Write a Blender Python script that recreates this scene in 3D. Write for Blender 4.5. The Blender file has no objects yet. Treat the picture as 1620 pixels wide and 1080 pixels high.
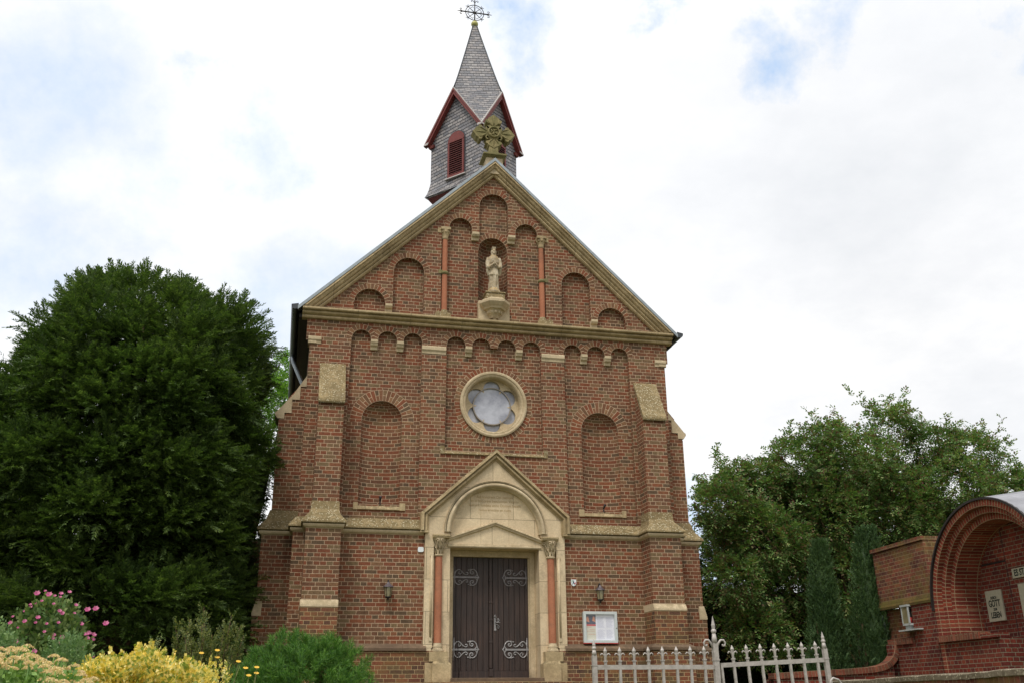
import bpy, math, random
import numpy as np
from mathutils import Vector, Matrix
from mathutils.geometry import tessellate_polygon
random.seed(7); rng = np.random.default_rng(11)
PI = math.pi; R = math.radians
S = bpy.context.scene; COL = S.collection

# ------------------------------------------------------------ camera
YAW, PIT, ROL, FPX = 0.228609689, 0.357991786, -0.0103189194, 1523.92483
CAM = Vector((-4.19750337, -19.8091317, 1.6))
cy, sy, cp, sp = math.cos(YAW), math.sin(YAW), math.cos(PIT), math.sin(PIT)
F = Vector((sy*cp, cy*cp, sp)); Rt = Vector((cy, -sy, 0)); U = Rt.cross(F)
cr, sr = math.cos(ROL), math.sin(ROL)
Rv = cr*Rt + sr*U; Uv = -sr*Rt + cr*U
cam = bpy.data.objects.new("camera", bpy.data.cameras.new("camera")); COL.objects.link(cam)
m = Matrix((( Rv.x, Uv.x, -F.x, CAM.x), (Rv.y, Uv.y, -F.y, CAM.y), (Rv.z, Uv.z, -F.z, CAM.z), (0, 0, 0, 1)))
cam.matrix_world = m
cam.data.sensor_width = 36; cam.data.lens = 36*FPX/1620; cam.data.clip_end = 3000
S.camera = cam

# ------------------------------------------------------------ light
SUN_EL, SUN_AZ = 58, 212          # azimuth clockwise from +y
sl = bpy.data.lights.new("sun", 'SUN'); sl.energy = 1.5; sl.angle = R(12); sl.color = (1, .95, .87)
so_ = bpy.data.objects.new("sun", sl); COL.objects.link(so_)
sd = Vector((math.sin(R(SUN_AZ))*math.cos(R(SUN_EL)), math.cos(R(SUN_AZ))*math.cos(R(SUN_EL)), math.sin(R(SUN_EL))))
so_.rotation_euler = sd.to_track_quat('Z', 'Y').to_euler()
S.view_settings.view_transform = 'Standard'; S.view_settings.look = 'None'
S.view_settings.exposure = 0.38; S.view_settings.gamma = 1

def pixdir(u, v):
    d = Rv*((u-810)/FPX) - Uv*((v-540)/FPX) + F
    return d.normalized()

W = bpy.data.worlds.new("World"); S.world = W; W.use_nodes = True
nt = W.node_tree; nt.nodes.clear()
def N(nt, t, **k):
    n = nt.nodes.new(t)
    for a, b in k.items():
        if a == 'inp':
            for i, v in b.items(): n.inputs[i].default_value = v
        else: setattr(n, a, b)
    return n
def mathn(nt, op, a, b=None, c=None):
    n = nt.nodes.new('ShaderNodeMath'); n.operation = op
    for i, v in enumerate((a, b, c)):
        if v is None: continue
        if isinstance(v, (int, float)): n.inputs[i].default_value = v
        else: nt.links.new(v, n.inputs[i])
    return n.outputs[0]
def ramp(nt, fac, stops, interp='LINEAR'):
    n = nt.nodes.new('ShaderNodeValToRGB'); n.color_ramp.interpolation = interp
    e = n.color_ramp.elements
    while len(e) < len(stops): e.new(0.5)
    for i, (p, c) in enumerate(stops):
        e[i].position = p; e[i].color = (c[0], c[1], c[2], 1) if not isinstance(c, (int, float)) else (c, c, c, 1)
    if fac is not None: nt.links.new(fac, n.inputs[0])
    return n.outputs[0]
def mixc(nt, fac, a, b, mode='MIX'):
    n = nt.nodes.new('ShaderNodeMix'); n.data_type = 'RGBA'; n.blend_type = mode
    for s, v in ((0, fac), (6, a), (7, b)):
        if isinstance(v, (int, float)): n.inputs[s].default_value = v
        elif isinstance(v, tuple): n.inputs[s].default_value = (v[0], v[1], v[2], 1)
        else: nt.links.new(v, n.inputs[s])
    return n.outputs[2]

def build_world():
    sky = N(nt, 'ShaderNodeTexSky', sky_type='NISHITA', sun_disc=False, sun_elevation=R(SUN_EL), sun_rotation=R(SUN_AZ))
    tc = N(nt, 'ShaderNodeTexCoord'); L = nt.links.new
    bg1 = N(nt, 'ShaderNodeBackground', inp={1: 0.13}); L(sky.outputs[0], bg1.inputs[0])
    # broken white cloud deck: noise on the sky direction, with a few thin blue openings
    sep = N(nt, 'ShaderNodeSeparateXYZ'); L(tc.outputs['Generated'], sep.inputs[0])
    zz = mathn(nt, 'ADD', mathn(nt, 'MAXIMUM', sep.outputs[2], 0.0), 0.25)
    cx = mathn(nt, 'DIVIDE', sep.outputs[0], zz); cyy = mathn(nt, 'DIVIDE', sep.outputs[1], zz)
    cmb = N(nt, 'ShaderNodeCombineXYZ'); L(cx, cmb.inputs[0]); L(cyy, cmb.inputs[1])
    n1 = N(nt, 'ShaderNodeTexNoise', inp={2: 1.6, 3: 8, 4: .62}); L(cmb.outputs[0], n1.inputs[0])
    n2 = N(nt, 'ShaderNodeTexNoise', inp={2: 3.2, 3: 7, 4: .6}); L(tc.outputs['Generated'], n2.inputs[0])
    n4 = N(nt, 'ShaderNodeTexNoise', inp={2: 7.0, 3: 6, 4: .65}); L(tc.outputs['Generated'], n4.inputs[0])
    ws = N(nt, 'ShaderNodeVectorMath', operation='SUBTRACT'); L(n4.outputs['Color'], ws.inputs[0]); ws.inputs[1].default_value = (.5, .5, .5)
    warp = N(nt, 'ShaderNodeVectorMath', operation='MULTIPLY_ADD'); L(ws.outputs[0], warp.inputs[0]); warp.inputs[1].default_value = (.22, .22, .22); L(tc.outputs['Generated'], warp.inputs[2])
    opening = None
    for (u, v, rad, st) in ((1212, 100, .042, .85), (1330, 18, .040, .7), (1045, 30, .022, .55), (808, 30, .04, .7), (295, 98, .03, .5),
                            (60, 140, .10, .55), (430, 255, .06, .5), (30, 420, .1, .6), (445, 520, .09, .5), (15, 75, .04, .5), (1105, 860, .05, .5), (1600, 40, .03, .5)):
        d = pixdir(u, v)
        dp = N(nt, 'ShaderNodeVectorMath', operation='DISTANCE'); L(warp.outputs[0], dp.inputs[0]); dp.inputs[1].default_value = d
        w = mathn(nt, 'SUBTRACT', 1.0, mathn(nt, 'DIVIDE', dp.outputs['Value'], rad*1.7))
        w = mathn(nt, 'MULTIPLY', mathn(nt, 'MAXIMUM', w, 0.0), st)
        opening = w if opening is None else mathn(nt, 'MAXIMUM', opening, w)
    k = mathn(nt, 'ADD', mathn(nt, 'MULTIPLY', opening, 1.15), mathn(nt, 'MULTIPLY', mathn(nt, 'SUBTRACT', n2.outputs[0], .5), 1.7))
    hole = ramp(nt, k, [(.22, 0.0), (.95, 1.0)])
    shade = ramp(nt, n1.outputs[0], [(.3, (.70, .72, .75)), (.47, (.80, .81, .83)), (.6, (.90, .90, .90))])
    # heavier, greyer cloud bank towards the right
    dg = N(nt, 'ShaderNodeVectorMath', operation='DISTANCE'); L(tc.outputs['Generated'], dg.inputs[0]); dg.inputs[1].default_value = pixdir(1430, 520)
    bank = ramp(nt, dg.outputs['Value'], [(.0, .88), (.45, 1.0)])
    cl = mixc(nt, 1.0, shade, bank, 'MULTIPLY')
    blue = mixc(nt, .5, sky.outputs[0], (.9, .9, .9))
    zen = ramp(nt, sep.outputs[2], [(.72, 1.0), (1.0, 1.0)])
    zen = mathn(nt, 'ADD', 1.0, mathn(nt, 'MULTIPLY', mathn(nt, 'MAXIMUM', mathn(nt, 'SUBTRACT', sep.outputs[2], .72), 0.0), 3.2))  # overhead clouds, out of view, brightened to add top light
    back = mathn(nt, 'MULTIPLY', mathn(nt, 'MINIMUM', mathn(nt, 'MAXIMUM', mathn(nt, 'MULTIPLY', sep.outputs[1], -2.0), 0.0), 1.0), mathn(nt, 'MINIMUM', mathn(nt, 'MAXIMUM', mathn(nt, 'SUBTRACT', 1.0, mathn(nt, 'MULTIPLY', sep.outputs[2], 1.6)), 0.0), 1.0))  # low sky behind the camera dimmed so that top light dominates
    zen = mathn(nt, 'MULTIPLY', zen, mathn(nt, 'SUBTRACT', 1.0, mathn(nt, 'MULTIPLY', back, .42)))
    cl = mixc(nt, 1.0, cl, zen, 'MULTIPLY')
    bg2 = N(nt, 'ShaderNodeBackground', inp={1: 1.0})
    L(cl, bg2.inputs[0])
    bg3 = N(nt, 'ShaderNodeBackground', inp={0: (.50, .70, 1.0, 1), 1: 0.80})
    addb = N(nt, 'ShaderNodeMixShader', inp={0: .15}); L(bg3.outputs[0], addb.inputs[1]); L(bg1.outputs[0], addb.inputs[2])
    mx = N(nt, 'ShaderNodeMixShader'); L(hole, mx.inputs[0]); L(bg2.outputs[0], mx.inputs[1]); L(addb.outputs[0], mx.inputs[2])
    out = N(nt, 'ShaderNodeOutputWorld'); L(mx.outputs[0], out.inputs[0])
build_world()

# ------------------------------------------------------------ materials
def lin(c):
    return tuple(((x/255)/12.92 if x/255 <= .04045 else (((x/255)+.055)/1.055)**2.4) for x in c)
def newmat(name):
    mt = bpy.data.materials.new(name); mt.use_nodes = True; t = mt.node_tree
    return mt, t, t.nodes['Principled BSDF']
def bump(t, h, dist, strength=1.0, nrm=None):
    b = N(t, 'ShaderNodeBump', inp={'Strength': strength, 'Distance': dist}); t.links.new(h, b.inputs['Height'])
    if nrm: t.links.new(nrm, b.inputs['Normal'])
    return b.outputs[0]

def brick_mat(name, stops, mortar, arch=False, moss=0.0, mosscol=(.09, .085, .03), msize=.0066, dirt=.5, rowh=.079, bw=.25, seed=0.0):
    mt, t, bs = newmat(name); L = t.links.new
    uv = N(t, 'ShaderNodeUVMap'); geo = N(t, 'ShaderNodeNewGeometry')
    nz = N(t, 'ShaderNodeTexNoise', inp={2: 9.0, 3: 3}); L(uv.outputs[0], nz.inputs[0])
    d = N(t, 'ShaderNodeVectorMath', operation='MULTIPLY_ADD'); L(nz.outputs['Color'], d.inputs[0]); d.inputs[1].default_value = (.012, .007, 0)
    L(uv.outputs[0], d.inputs[2])
    off = N(t, 'ShaderNodeVectorMath', operation='ADD'); L(d.outputs[0], off.inputs[0]); off.inputs[1].default_value = (-.006, -.0035, 0)
    s = N(t, 'ShaderNodeSeparateXYZ'); L(off.outputs[0], s.inputs[0])
    x, y = s.outputs[0], mathn(t, 'ADD', s.outputs[1], 7.9)
    if not arch:
        r2 = mathn(t, 'MODULO', mathn(t, 'FLOOR', mathn(t, 'DIVIDE', y, 2*rowh)), 2.0)
        x = mathn(t, 'ADD', mathn(t, 'ADD', x, 50.0), mathn(t, 'MULTIPLY', r2, bw/2))
    c = N(t, 'ShaderNodeCombineXYZ'); L(x, c.inputs[0]); L(y, c.inputs[1])
    b = N(t, 'ShaderNodeTexBrick', offset=(0.0 if arch else .5), offset_frequency=2, squash=.5, squash_frequency=2,
          inp={'Color1': (0, 0, 0, 1), 'Color2': (1, 1, 1, 1), 'Mortar': (0, 0, 0, 1), 'Scale': 1.0, 'Mortar Size': msize, 'Mortar Smooth': .5, 'Bias': 0.0, 'Brick Width': bw, 'Row Height': rowh})
    L(c.outputs[0], b.inputs[0])
    bc = ramp(t, b.outputs['Color'], stops, 'CONSTANT')
    # kiln mottling inside each brick
    n2 = N(t, 'ShaderNodeTexNoise', inp={2: 28.0, 3: 5, 4: .7}); L(uv.outputs[0], n2.inputs[0])
    bc = mixc(t, 1.0, bc, ramp(t, n2.outputs[0], [(.28, .55), (.5, 1.0), (.75, 1.4)]), 'MULTIPLY')
    n3 = N(t, 'ShaderNodeTexNoise', inp={2: .9, 3: 5, 4: .65}); L(geo.outputs['Position'], n3.inputs[0])
    mc = mixc(t, 1.0, mortar, ramp(t, n2.outputs[0], [(.3, .72), (.7, 1.12)]), 'MULTIPLY')
    colr = mixc(t, b.outputs['Fac'], bc, mc)
    colr = mixc(t, dirt, colr, mixc(t, 1.0, colr, ramp(t, n3.outputs[0], [(.3, (.55, .52, .5)), (.5, (.95, .95, .95)), (.72, (1.22, 1.18, 1.1))]), 'MULTIPLY'))
    ms_ = N(t, 'ShaderNodeMapping', inp={'Scale': (2.6, 2.6, .32)}); L(geo.outputs['Position'], ms_.inputs[0])
    n5 = N(t, 'ShaderNodeTexNoise', inp={2: 1.6, 3: 6, 4: .7}); L(ms_.outputs[0], n5.inputs[0])
    colr = mixc(t, 1.0, colr, ramp(t, n5.outputs[0], [(.30, (.68, .66, .64)), (.46, (1, 1, 1)), (.66, (1, 1, 1)), (.8, (1.16, 1.14, 1.1))]), 'MULTIPLY')
    if moss:
        n4 = N(t, 'ShaderNodeTexNoise', inp={2: 3.1, 3: 7, 4: .7}); L(geo.outputs['Position'], n4.inputs[0])
        colr = mixc(t, mathn(t, 'MULTIPLY', ramp(t, n4.outputs[0], [(.45, 0.0), (.62, 1.0)]), moss), colr, mosscol)
    L(colr, bs.inputs['Base Color']); bs.inputs['Roughness'].default_value = .88
    bs.inputs['Specular IOR Level'].default_value = .25
    h = mathn(t, 'ADD', mathn(t, 'MULTIPLY', b.outputs['Fac'], -1.0), mathn(t, 'MULTIPLY', n2.outputs[0], .35))
    L(bump(t, h, .008, .8), bs.inputs['Normal'])
    return mt
def stp(cols):
    n = len(cols); return [(i/n, lin(c)) for i, c in enumerate(cols)]
CH = [(120, 79, 57), (127, 83, 59), (116, 85, 64), (125, 76, 55), (106, 79, 59), (129, 96, 70), (122, 76, 54), (119, 95, 70), (134, 83, 58), (109, 76, 57), (124, 86, 64), (120, 99, 72), (126, 74, 52), (98, 79, 61)]
MORT = lin((202, 176, 146))
M = {}
M['brick'] = brick_mat('church_brick', stp(CH), MORT)
M['brick_arch'] = brick_mat('arch_brick', stp([(min(255, int(a*1.06)), int(b*1.06), int(c*1.05)) for a, b, c in CH]), MORT, arch=True, msize=.0078)
CH2 = [(123, 77, 58), (111, 70, 54), (132, 86, 61), (99, 70, 56), (118, 77, 58), (107, 83, 63), (127, 77, 56), (90, 66, 54)]
M['brick_low'] = brick_mat('plinth_brick', stp(CH2), lin((190, 165, 125)), moss=.35, mosscol=lin((120, 105, 60)))
MB_ = [(123, 55, 43), (111, 48, 38), (129, 62, 46), (104, 46, 40), (116, 57, 45), (124, 52, 40), (97, 46, 41)]
M['brick_red'] = brick_mat('memorial_brick', stp(MB_), lin((146, 144, 122)), dirt=.8)
M['brick_red_arch'] = brick_mat('memorial_arch_brick', stp([(148, 72, 54), (136, 64, 48), (122, 56, 46), (142, 76, 58)]), lin((176, 158, 126)), arch=True, dirt=.6, bw=.5, msize=.0095)
M['brick_old'] = brick_mat('weathered_brick', stp([(120, 66, 54), (106, 60, 50), (132, 76, 60), (98, 62, 54), (114, 74, 60)]), lin((160, 142, 110)), moss=.5, mosscol=lin((120, 108, 52)), dirt=.8)
M['brick_moss'] = brick_mat('mossy_brick', stp([(104, 84, 50), (114, 92, 52), (94, 74, 46)]), lin((96, 84, 50)), arch=True, moss=.8, mosscol=lin((104, 98, 44)), bw=.5)
M['brick_kerb'] = brick_mat('kerb_brick', stp([(136, 74, 58), (122, 68, 54), (146, 86, 68), (112, 68, 56)]), lin((150, 130, 104)), arch=True, bw=.5, dirt=.8, moss=.3, mosscol=lin((100, 92, 66)))

def stone_mat(name, base, dark, lichen=None, lichen_amt=.0, speck=None, joints=0.0, rowj=40.0, rough=.85, updirt=.6, scale=1.0):
    mt, t, bs = newmat(name); L = t.links.new
    geo = N(t, 'ShaderNodeNewGeometry'); pos = geo.outputs['Position']
    n1 = N(t, 'ShaderNodeTexNoise', inp={2: 2.2*scale, 3: 8, 4: .65}); L(pos, n1.inputs[0])
    n2 = N(t, 'ShaderNodeTexNoise', inp={2: 38.0*scale, 3: 5, 4: .7}); L(pos, n2.inputs[0])
    c = mixc(t, ramp(t, n1.outputs[0], [(.32, 0.0), (.68, 1.0)]), dark, base)
    c = mixc(t, 1.0, c, ramp(t, n2.outputs[0], [(.3, .84), (.7, 1.1)]), 'MULTIPLY')
    nb = N(t, 'ShaderNodeTexNoise', inp={2: 1.35*scale, 3: 9, 4: .72}); L(pos, nb.inputs[0])
    c = mixc(t, ramp(t, nb.outputs[0], [(.56, 0.0), (.70, .55)]), c, (.12, .10, .075))
    # lichen and soot collect on upward faces
    sx = N(t, 'ShaderNodeSeparateXYZ'); L(geo.outputs['True Normal'], sx.inputs[0])
    up = ramp(t, sx.outputs[2], [(.15, 0.0), (.6, 1.0)])
    n3 = N(t, 'ShaderNodeTexNoise', inp={2: 11.0*scale, 3: 6, 4: .75}); L(pos, n3.inputs[0])
    if lichen:
        f = mathn(t, 'MULTIPLY', ramp(t, n3.outputs[0], [(.38, 0.0), (.56, 1.0)]), mathn(t, 'MAXIMUM', mathn(t, 'MULTIPLY', up, updirt), lichen_amt))
        c = mixc(t, f, c, lichen)
    if speck:
        v = N(t, 'ShaderNodeTexVoronoi', inp={'Scale': 26.0*scale}); L(pos, v.inputs['Vector'])
        f = mathn(t, 'MULTIPLY', ramp(t, v.outputs['Distance'], [(.18, 1.0), (.36, 0.0)]), ramp(t, n3.outputs[0], [(.42, 0.0), (.5, .8)]))
        c = mixc(t, f, c, speck)
    h = mathn(t, 'ADD', n2.outputs[0], mathn(t, 'MULTIPLY', n3.outputs[0], .6))
    if joints:
        uv = N(t, 'ShaderNodeUVMap')
        b = N(t, 'ShaderNodeTexBrick', offset=0.0, inp={'Color1': (0, 0, 0, 1), 'Color2': (1, 1, 1, 1), 'Scale': 1.0, 'Mortar Size': .0045, 'Mortar Smooth': .2, 'Brick Width': joints, 'Row Height': rowj})
        if rowj < 5: b.offset = .5
        o = N(t, 'ShaderNodeVectorMath', operation='ADD'); L(uv.outputs[0], o.inputs[0]); o.inputs[1].default_value = (20.3, 20, 0); L(o.outputs[0], b.inputs[0])
        c = mixc(t, mathn(t, 'MULTIPLY', b.outputs['Fac'], .7), c, (.10, .07, .045))
        c = mixc(t, .25, c, mixc(t, 1.0, c, ramp(t, b.outputs['Color'], [(0, .6), (1, 1.3)]), 'MULTIPLY'))
        h = mathn(t, 'SUBTRACT', h, b.outputs['Fac'])
    L(c, bs.inputs['Base Color']); bs.inputs['Roughness'].default_value = rough; bs.inputs['Specular IOR Level'].default_value = .2
    L(bump(t, h, .006, .7), bs.inputs['Normal'])
    return mt
M['stone'] = stone_mat('sandstone', lin((222, 203, 170)), lin((188, 168, 136)), lichen=lin((110, 98, 66)), lichen_amt=.18)
M['stone_joint'] = stone_mat('sandstone_coursed', lin((212, 190, 150)), lin((172, 150, 114)), lichen=lin((108, 96, 70)), lichen_amt=.3, joints=1.15, updirt=.9)
M['stone_moss'] = stone_mat('lichened_sandstone', lin((172, 152, 114)), lin((132, 114, 82)), lichen=lin((104, 92, 62)), lichen_amt=.5, speck=lin((214, 204, 176)), updirt=.8)
M['stone_grey'] = stone_mat('dark_sandstone', lin((134, 112, 90)), lin((98, 80, 66)), lichen=lin((88, 74, 58)), lichen_amt=.5, joints=1.3)
M['stone_lintel'] = stone_mat('portal_sandstone', lin((228, 208, 174)), lin((210, 188, 154)), lichen=lin((150, 128, 94)), lichen_amt=.12, joints=.92, rowj=.63)
M['stone_pink'] = stone_mat('red_sandstone', lin((186, 124, 94)), lin((164, 106, 80)), scale=.8)
M['stone_green'] = stone_mat('algae_sandstone', lin((170, 154, 112)), lin((122, 116, 80)), lichen=lin((98, 98, 62)), lichen_amt=.5, updirt=.9)
M['stone_statue'] = stone_mat('statue_stone', lin((216, 206, 184)), lin((122, 110, 94)), lichen=lin((186, 148, 74)), lichen_amt=.3, updirt=.9, scale=3)
M['concrete'] = stone_mat('mossy_concrete', lin((142, 130, 112)), lin((98, 86, 70)), lichen=lin((80, 72, 52)), lichen_amt=.5, speck=lin((196, 186, 160)))

def slate_mat():
    mt, t, bs = newmat('slate'); L = t.links.new
    uv = N(t, 'ShaderNodeUVMap')
    mp = N(t, 'ShaderNodeMapping', inp={'Rotation': (0, 0, R(-7))}); L(uv.outputs[0], mp.inputs[0])
    nz = N(t, 'ShaderNodeTexNoise', inp={2: 7.0, 3: 3}); L(uv.outputs[0], nz.inputs[0])
    d = N(t, 'ShaderNodeVectorMath', operation='MULTIPLY_ADD'); L(nz.outputs['Color'], d.inputs[0]); d.inputs[1].default_value = (.02, .022, 0); L(mp.outputs[0], d.inputs[2])
    o = N(t, 'ShaderNodeVectorMath', operation='ADD'); L(d.outputs[0], o.inputs[0]); o.inputs[1].default_value = (30, 30, 0)
    b = N(t, 'ShaderNodeTexBrick', offset=.5, inp={'Color1': (0, 0, 0, 1), 'Color2': (1, 1, 1, 1), 'Scale': 1.0, 'Mortar Size': .0075, 'Mortar Smooth': .5, 'Brick Width': .17, 'Row Height': .100})
    L(o.outputs[0], b.inputs[0])
    s = N(t, 'ShaderNodeSeparateXYZ'); L(o.outputs[0], s.inputs[0])
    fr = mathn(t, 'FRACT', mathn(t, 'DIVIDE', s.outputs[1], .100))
    c = ramp(t, b.outputs['Color'], stp([(112, 110, 112), (128, 124, 124), (102, 102, 106), (138, 132, 130), (118, 116, 120), (124, 118, 116), (146, 142, 140)]), 'CONSTANT')
    n2 = N(t, 'ShaderNodeTexNoise', inp={2: 22.0, 3: 5}); L(uv.outputs[0], n2.inputs[0])
    c = mixc(t, 1.0, c, ramp(t, n2.outputs[0], [(.3, .7), (.7, 1.2)]), 'MULTIPLY')
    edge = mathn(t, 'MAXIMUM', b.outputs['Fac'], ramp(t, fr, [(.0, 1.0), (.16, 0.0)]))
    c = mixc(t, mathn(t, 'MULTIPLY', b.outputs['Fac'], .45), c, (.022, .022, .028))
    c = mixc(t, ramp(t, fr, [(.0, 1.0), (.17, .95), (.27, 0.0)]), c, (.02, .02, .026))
    L(c, bs.inputs['Base Color']); bs.inputs['Roughness'].default_value = .5
    h = mathn(t, 'ADD', mathn(t, 'MULTIPLY', fr, -1.0), mathn(t, 'MULTIPLY', b.outputs['Fac'], -.8))
    L(bump(t, h, .022, 1.0), bs.inputs['Normal'])
    return mt
M['slate'] = slate_mat()
def plain(name, col, rough=.6, metal=0.0, var=.25, scale=20, spec=.5, bumpd=0.0):
    mt, t, bs = newmat(name); L = t.links.new
    g = N(t, 'ShaderNodeNewGeometry'); n = N(t, 'ShaderNodeTexNoise', inp={2: float(scale), 3: 5, 4: .65}); L(g.outputs['Position'], n.inputs[0])
    c = mixc(t, 1.0, col, ramp(t, n.outputs[0], [(.3, 1-var), (.7, 1+var)]), 'MULTIPLY')
    L(c, bs.inputs['Base Color']); bs.inputs['Roughness'].default_value = rough; bs.inputs['Metallic'].default_value = metal
    bs.inputs['Specular IOR Level'].default_value = spec
    if bumpd: L(bump(t, n.outputs[0], bumpd), bs.inputs['Normal'])
    return mt
M['zinc'] = plain('zinc', lin((152, 160, 164)), .5, .5, .15, 6)
M['zinc_dark'] = plain('weathered_zinc', lin((70, 74, 78)), .5, .4, .2, 6)
M['zinc_roof'] = plain('zinc_sheet', lin((150, 150, 154)), .45, .5, .22, 3)
M['red'] = plain('oxblood_paint', lin((112, 46, 40)), .6, 0, .25, 12)
M['red_dark'] = plain('louvre_paint', lin((88, 32, 30)), .6, 0, .3, 12)
M['black'] = plain('painted_dark', (.008, .006, .006), .9, 0, .1)
M['oldwhite'] = plain('weathered_lead', lin((176, 170, 166)), .7, .1, .2)
M['ringgrey'] = plain('grey_ring', lin((142, 134, 124)), .6, .1, .2)
M['iron'] = plain('wrought_iron', lin((54, 50, 48)), .6, .4, .3)
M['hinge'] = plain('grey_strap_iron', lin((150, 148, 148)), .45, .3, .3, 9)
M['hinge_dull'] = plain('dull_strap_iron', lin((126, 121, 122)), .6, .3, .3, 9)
M['fence'] = plain('silver_paint', lin((170, 163, 156)), .5, .15, .22, 25, bumpd=.002)
M['offwhite'] = plain('aged_white_paint', lin((176, 180, 178)), .5, 0, .12)
M['white'] = plain('white_enamel', lin((232, 238, 240)), .35, 0, .05)
M['frame'] = plain('aluminium_frame', lin((206, 212, 210)), .4, .2, .06)
M['paper'] = plain('paper', lin((246, 246, 254)), .7, 0, .06, 5)
M['paper_cream'] = plain('cream_paper', lin((222, 218, 200)), .7, 0, .06, 5)
M['ink'] = plain('grey_print', lin((186, 188, 212)), .8, 0, .3, 60)
M['ink_dark'] = plain('black_lettering', lin((24, 34, 28)), .8, 0, .2)
M['inscr'] = plain('carved_lettering', lin((168, 142, 102)), .9, 0, .3, 30)
M['poster_red'] = plain('poster_red', lin((205, 70, 66)), .6, 0, .1)
M['poster_dark'] = plain('poster_dark', lin((62, 66, 84)), .6, 0, .5, 30)
M['poster_skin'] = plain('poster_orange', lin((216, 140, 104)), .6, 0, .2, 30)
M['green_enamel'] = plain('green_enamel', lin((110, 150, 118)), .4, 0, .1)
M['plaque'] = plain('pale_limestone', lin((172, 168, 146)), .8, 0, .12, 18)
M['gold'] = plain('gilded_ball', lin((176, 172, 106)), .55, .2, .25, 14)
M['copper'] = plain('dark_copper', lin((92, 84, 88)), .45, .3, .3, 20)
M['bark'] = plain('bark', lin((84, 66, 50)), .9, 0, .4, 18, .2, .01)
M['soil'] = plain('soil', lin((78, 62, 46)), .95, 0, .4, 5, .1, .02)
M['asphalt'] = plain('asphalt', (.05, .05, .05), .9, 0, .2, 40, .2, .004)
def wood():
    mt, t, bs = newmat('dark_oak'); L = t.links.new
    uv = N(t, 'ShaderNodeUVMap'); mp = N(t, 'ShaderNodeMapping', inp={'Scale': (38, 1.6, 1)}); L(uv.outputs[0], mp.inputs[0])
    n = N(t, 'ShaderNodeTexNoise', inp={2: 1.0, 3: 6, 4: .6}); L(mp.outputs[0], n.inputs[0])
    n2 = N(t, 'ShaderNodeTexNoise', inp={2: 1.3, 3: 4}); L(uv.outputs[0], n2.inputs[0])
    c = ramp(t, n.outputs[0], [(.3, lin((40, 31, 28))), (.55, lin((62, 48, 42))), (.75, lin((82, 64, 54)))])
    c = mixc(t, 1.0, c, ramp(t, n2.outputs[0], [(.3, (.75, .8, .85)), (.7, (1.15, 1.05, 1.0))]), 'MULTIPLY')
    L(c, bs.inputs['Base Color']); bs.inputs['Roughness'].default_value = .55
    L(bump(t, n.outputs[0], .003), bs.inputs['Normal']); return mt
M['wood'] = wood()
def glassy(name, col, rough=.08, c2=None):
    mt, t, bs = newmat(name); L = t.links.new
    g = N(t, 'ShaderNodeNewGeometry'); n = N(t, 'ShaderNodeTexNoise', inp={2: 2.4, 3: 6, 4: .6}); L(g.outputs['Position'], n.inputs[0])
    L(mixc(t, ramp(t, n.outputs[0], [(.38, 0.0), (.62, 1.0)]), col, c2 or col), bs.inputs['Base Color']); bs.inputs['Roughness'].default_value = rough
    bs.inputs['Specular IOR Level'].default_value = .8
    L(bump(t, n.outputs[0], .02, .4), bs.inputs['Normal']); return mt
M['glass'] = glassy('sky_painted_glass', lin((186, 188, 198)), .16, lin((138, 140, 152)))  # pale cloudy tones paint the reflected sky into the pane's colour
M['lampglass'] = glassy('amber_glass', lin((128, 118, 88)), .15, lin((154, 146, 118)))
def clearglass():
    mt, t, bs = newmat('clear_glass'); L = t.links.new
    tr = N(t, 'ShaderNodeBsdfTransparent'); gl = N(t, 'ShaderNodeBsdfGlossy', inp={'Roughness': .05})
    mx = N(t, 'ShaderNodeMixShader', inp={0: .07})
    mx.name = 'pane'; L(tr.outputs[0], mx.inputs[1]); L(gl.outputs[0], mx.inputs[2])
    L(mx.outputs[0], t.nodes['Material Output'].inputs[0]); return mt
M['clear'] = clearglass()
def leaf_mat(name, cols, rough=.6, trans=.25, spec=.35, big=.5):
    mt, t, bs = newmat(name); L = t.links.new
    g = N(t, 'ShaderNodeNewGeometry')
    n = N(t, 'ShaderNodeTexNoise', inp={2: .8, 3: 3}); L(g.outputs['Position'], n.inputs[0])
    c = ramp(t, g.outputs['Random Per Island'], stp(cols))
    c = mixc(t, big, c, mixc(t, 1.0, c, ramp(t, n.outputs[0], [(.35, (.6, .7, .6)), (.65, (1.35, 1.25, 1.1))]), 'MULTIPLY'))
    L(c, bs.inputs['Base Color']); bs.inputs['Roughness'].default_value = rough; bs.inputs['Specular IOR Level'].default_value = spec
    tr = N(t, 'ShaderNodeBsdfTranslucent'); L(mixc(t, 1.0, c, (1.3, 1.5, .8), 'MULTIPLY'), tr.inputs[0])
    mx = N(t, 'ShaderNodeMixShader', inp={0: trans}); L(bs.outputs[0], mx.inputs[1]); L(tr.outputs[0], mx.inputs[2])
    L(mx.outputs[0], t.nodes['Material Output'].inputs[0]); return mt
M['yew'] = leaf_mat('yew_needles', [(60, 80, 38), (80, 102, 48), (48, 66, 34), (106, 126, 60), (68, 90, 42)], trans=.28)
M['hedge'] = leaf_mat('hedge_needles', [(38, 58, 30), (30, 46, 26), (48, 70, 36)], trans=.15)
M['cypress'] = leaf_mat('cypress_scales', [(54, 80, 48), (70, 98, 58), (46, 70, 42), (86, 112, 66)], trans=.12)
M['elder'] = leaf_mat('elder_leaves', [(80, 112, 58), (98, 130, 66), (62, 92, 52), (124, 150, 84), (86, 118, 60), (136, 146, 90), (106, 86, 62)], trans=.24)
M['berry'] = leaf_mat('berries', [(84, 34, 36), (60, 22, 28), (110, 50, 44)], trans=.0, rough=.4)
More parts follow.
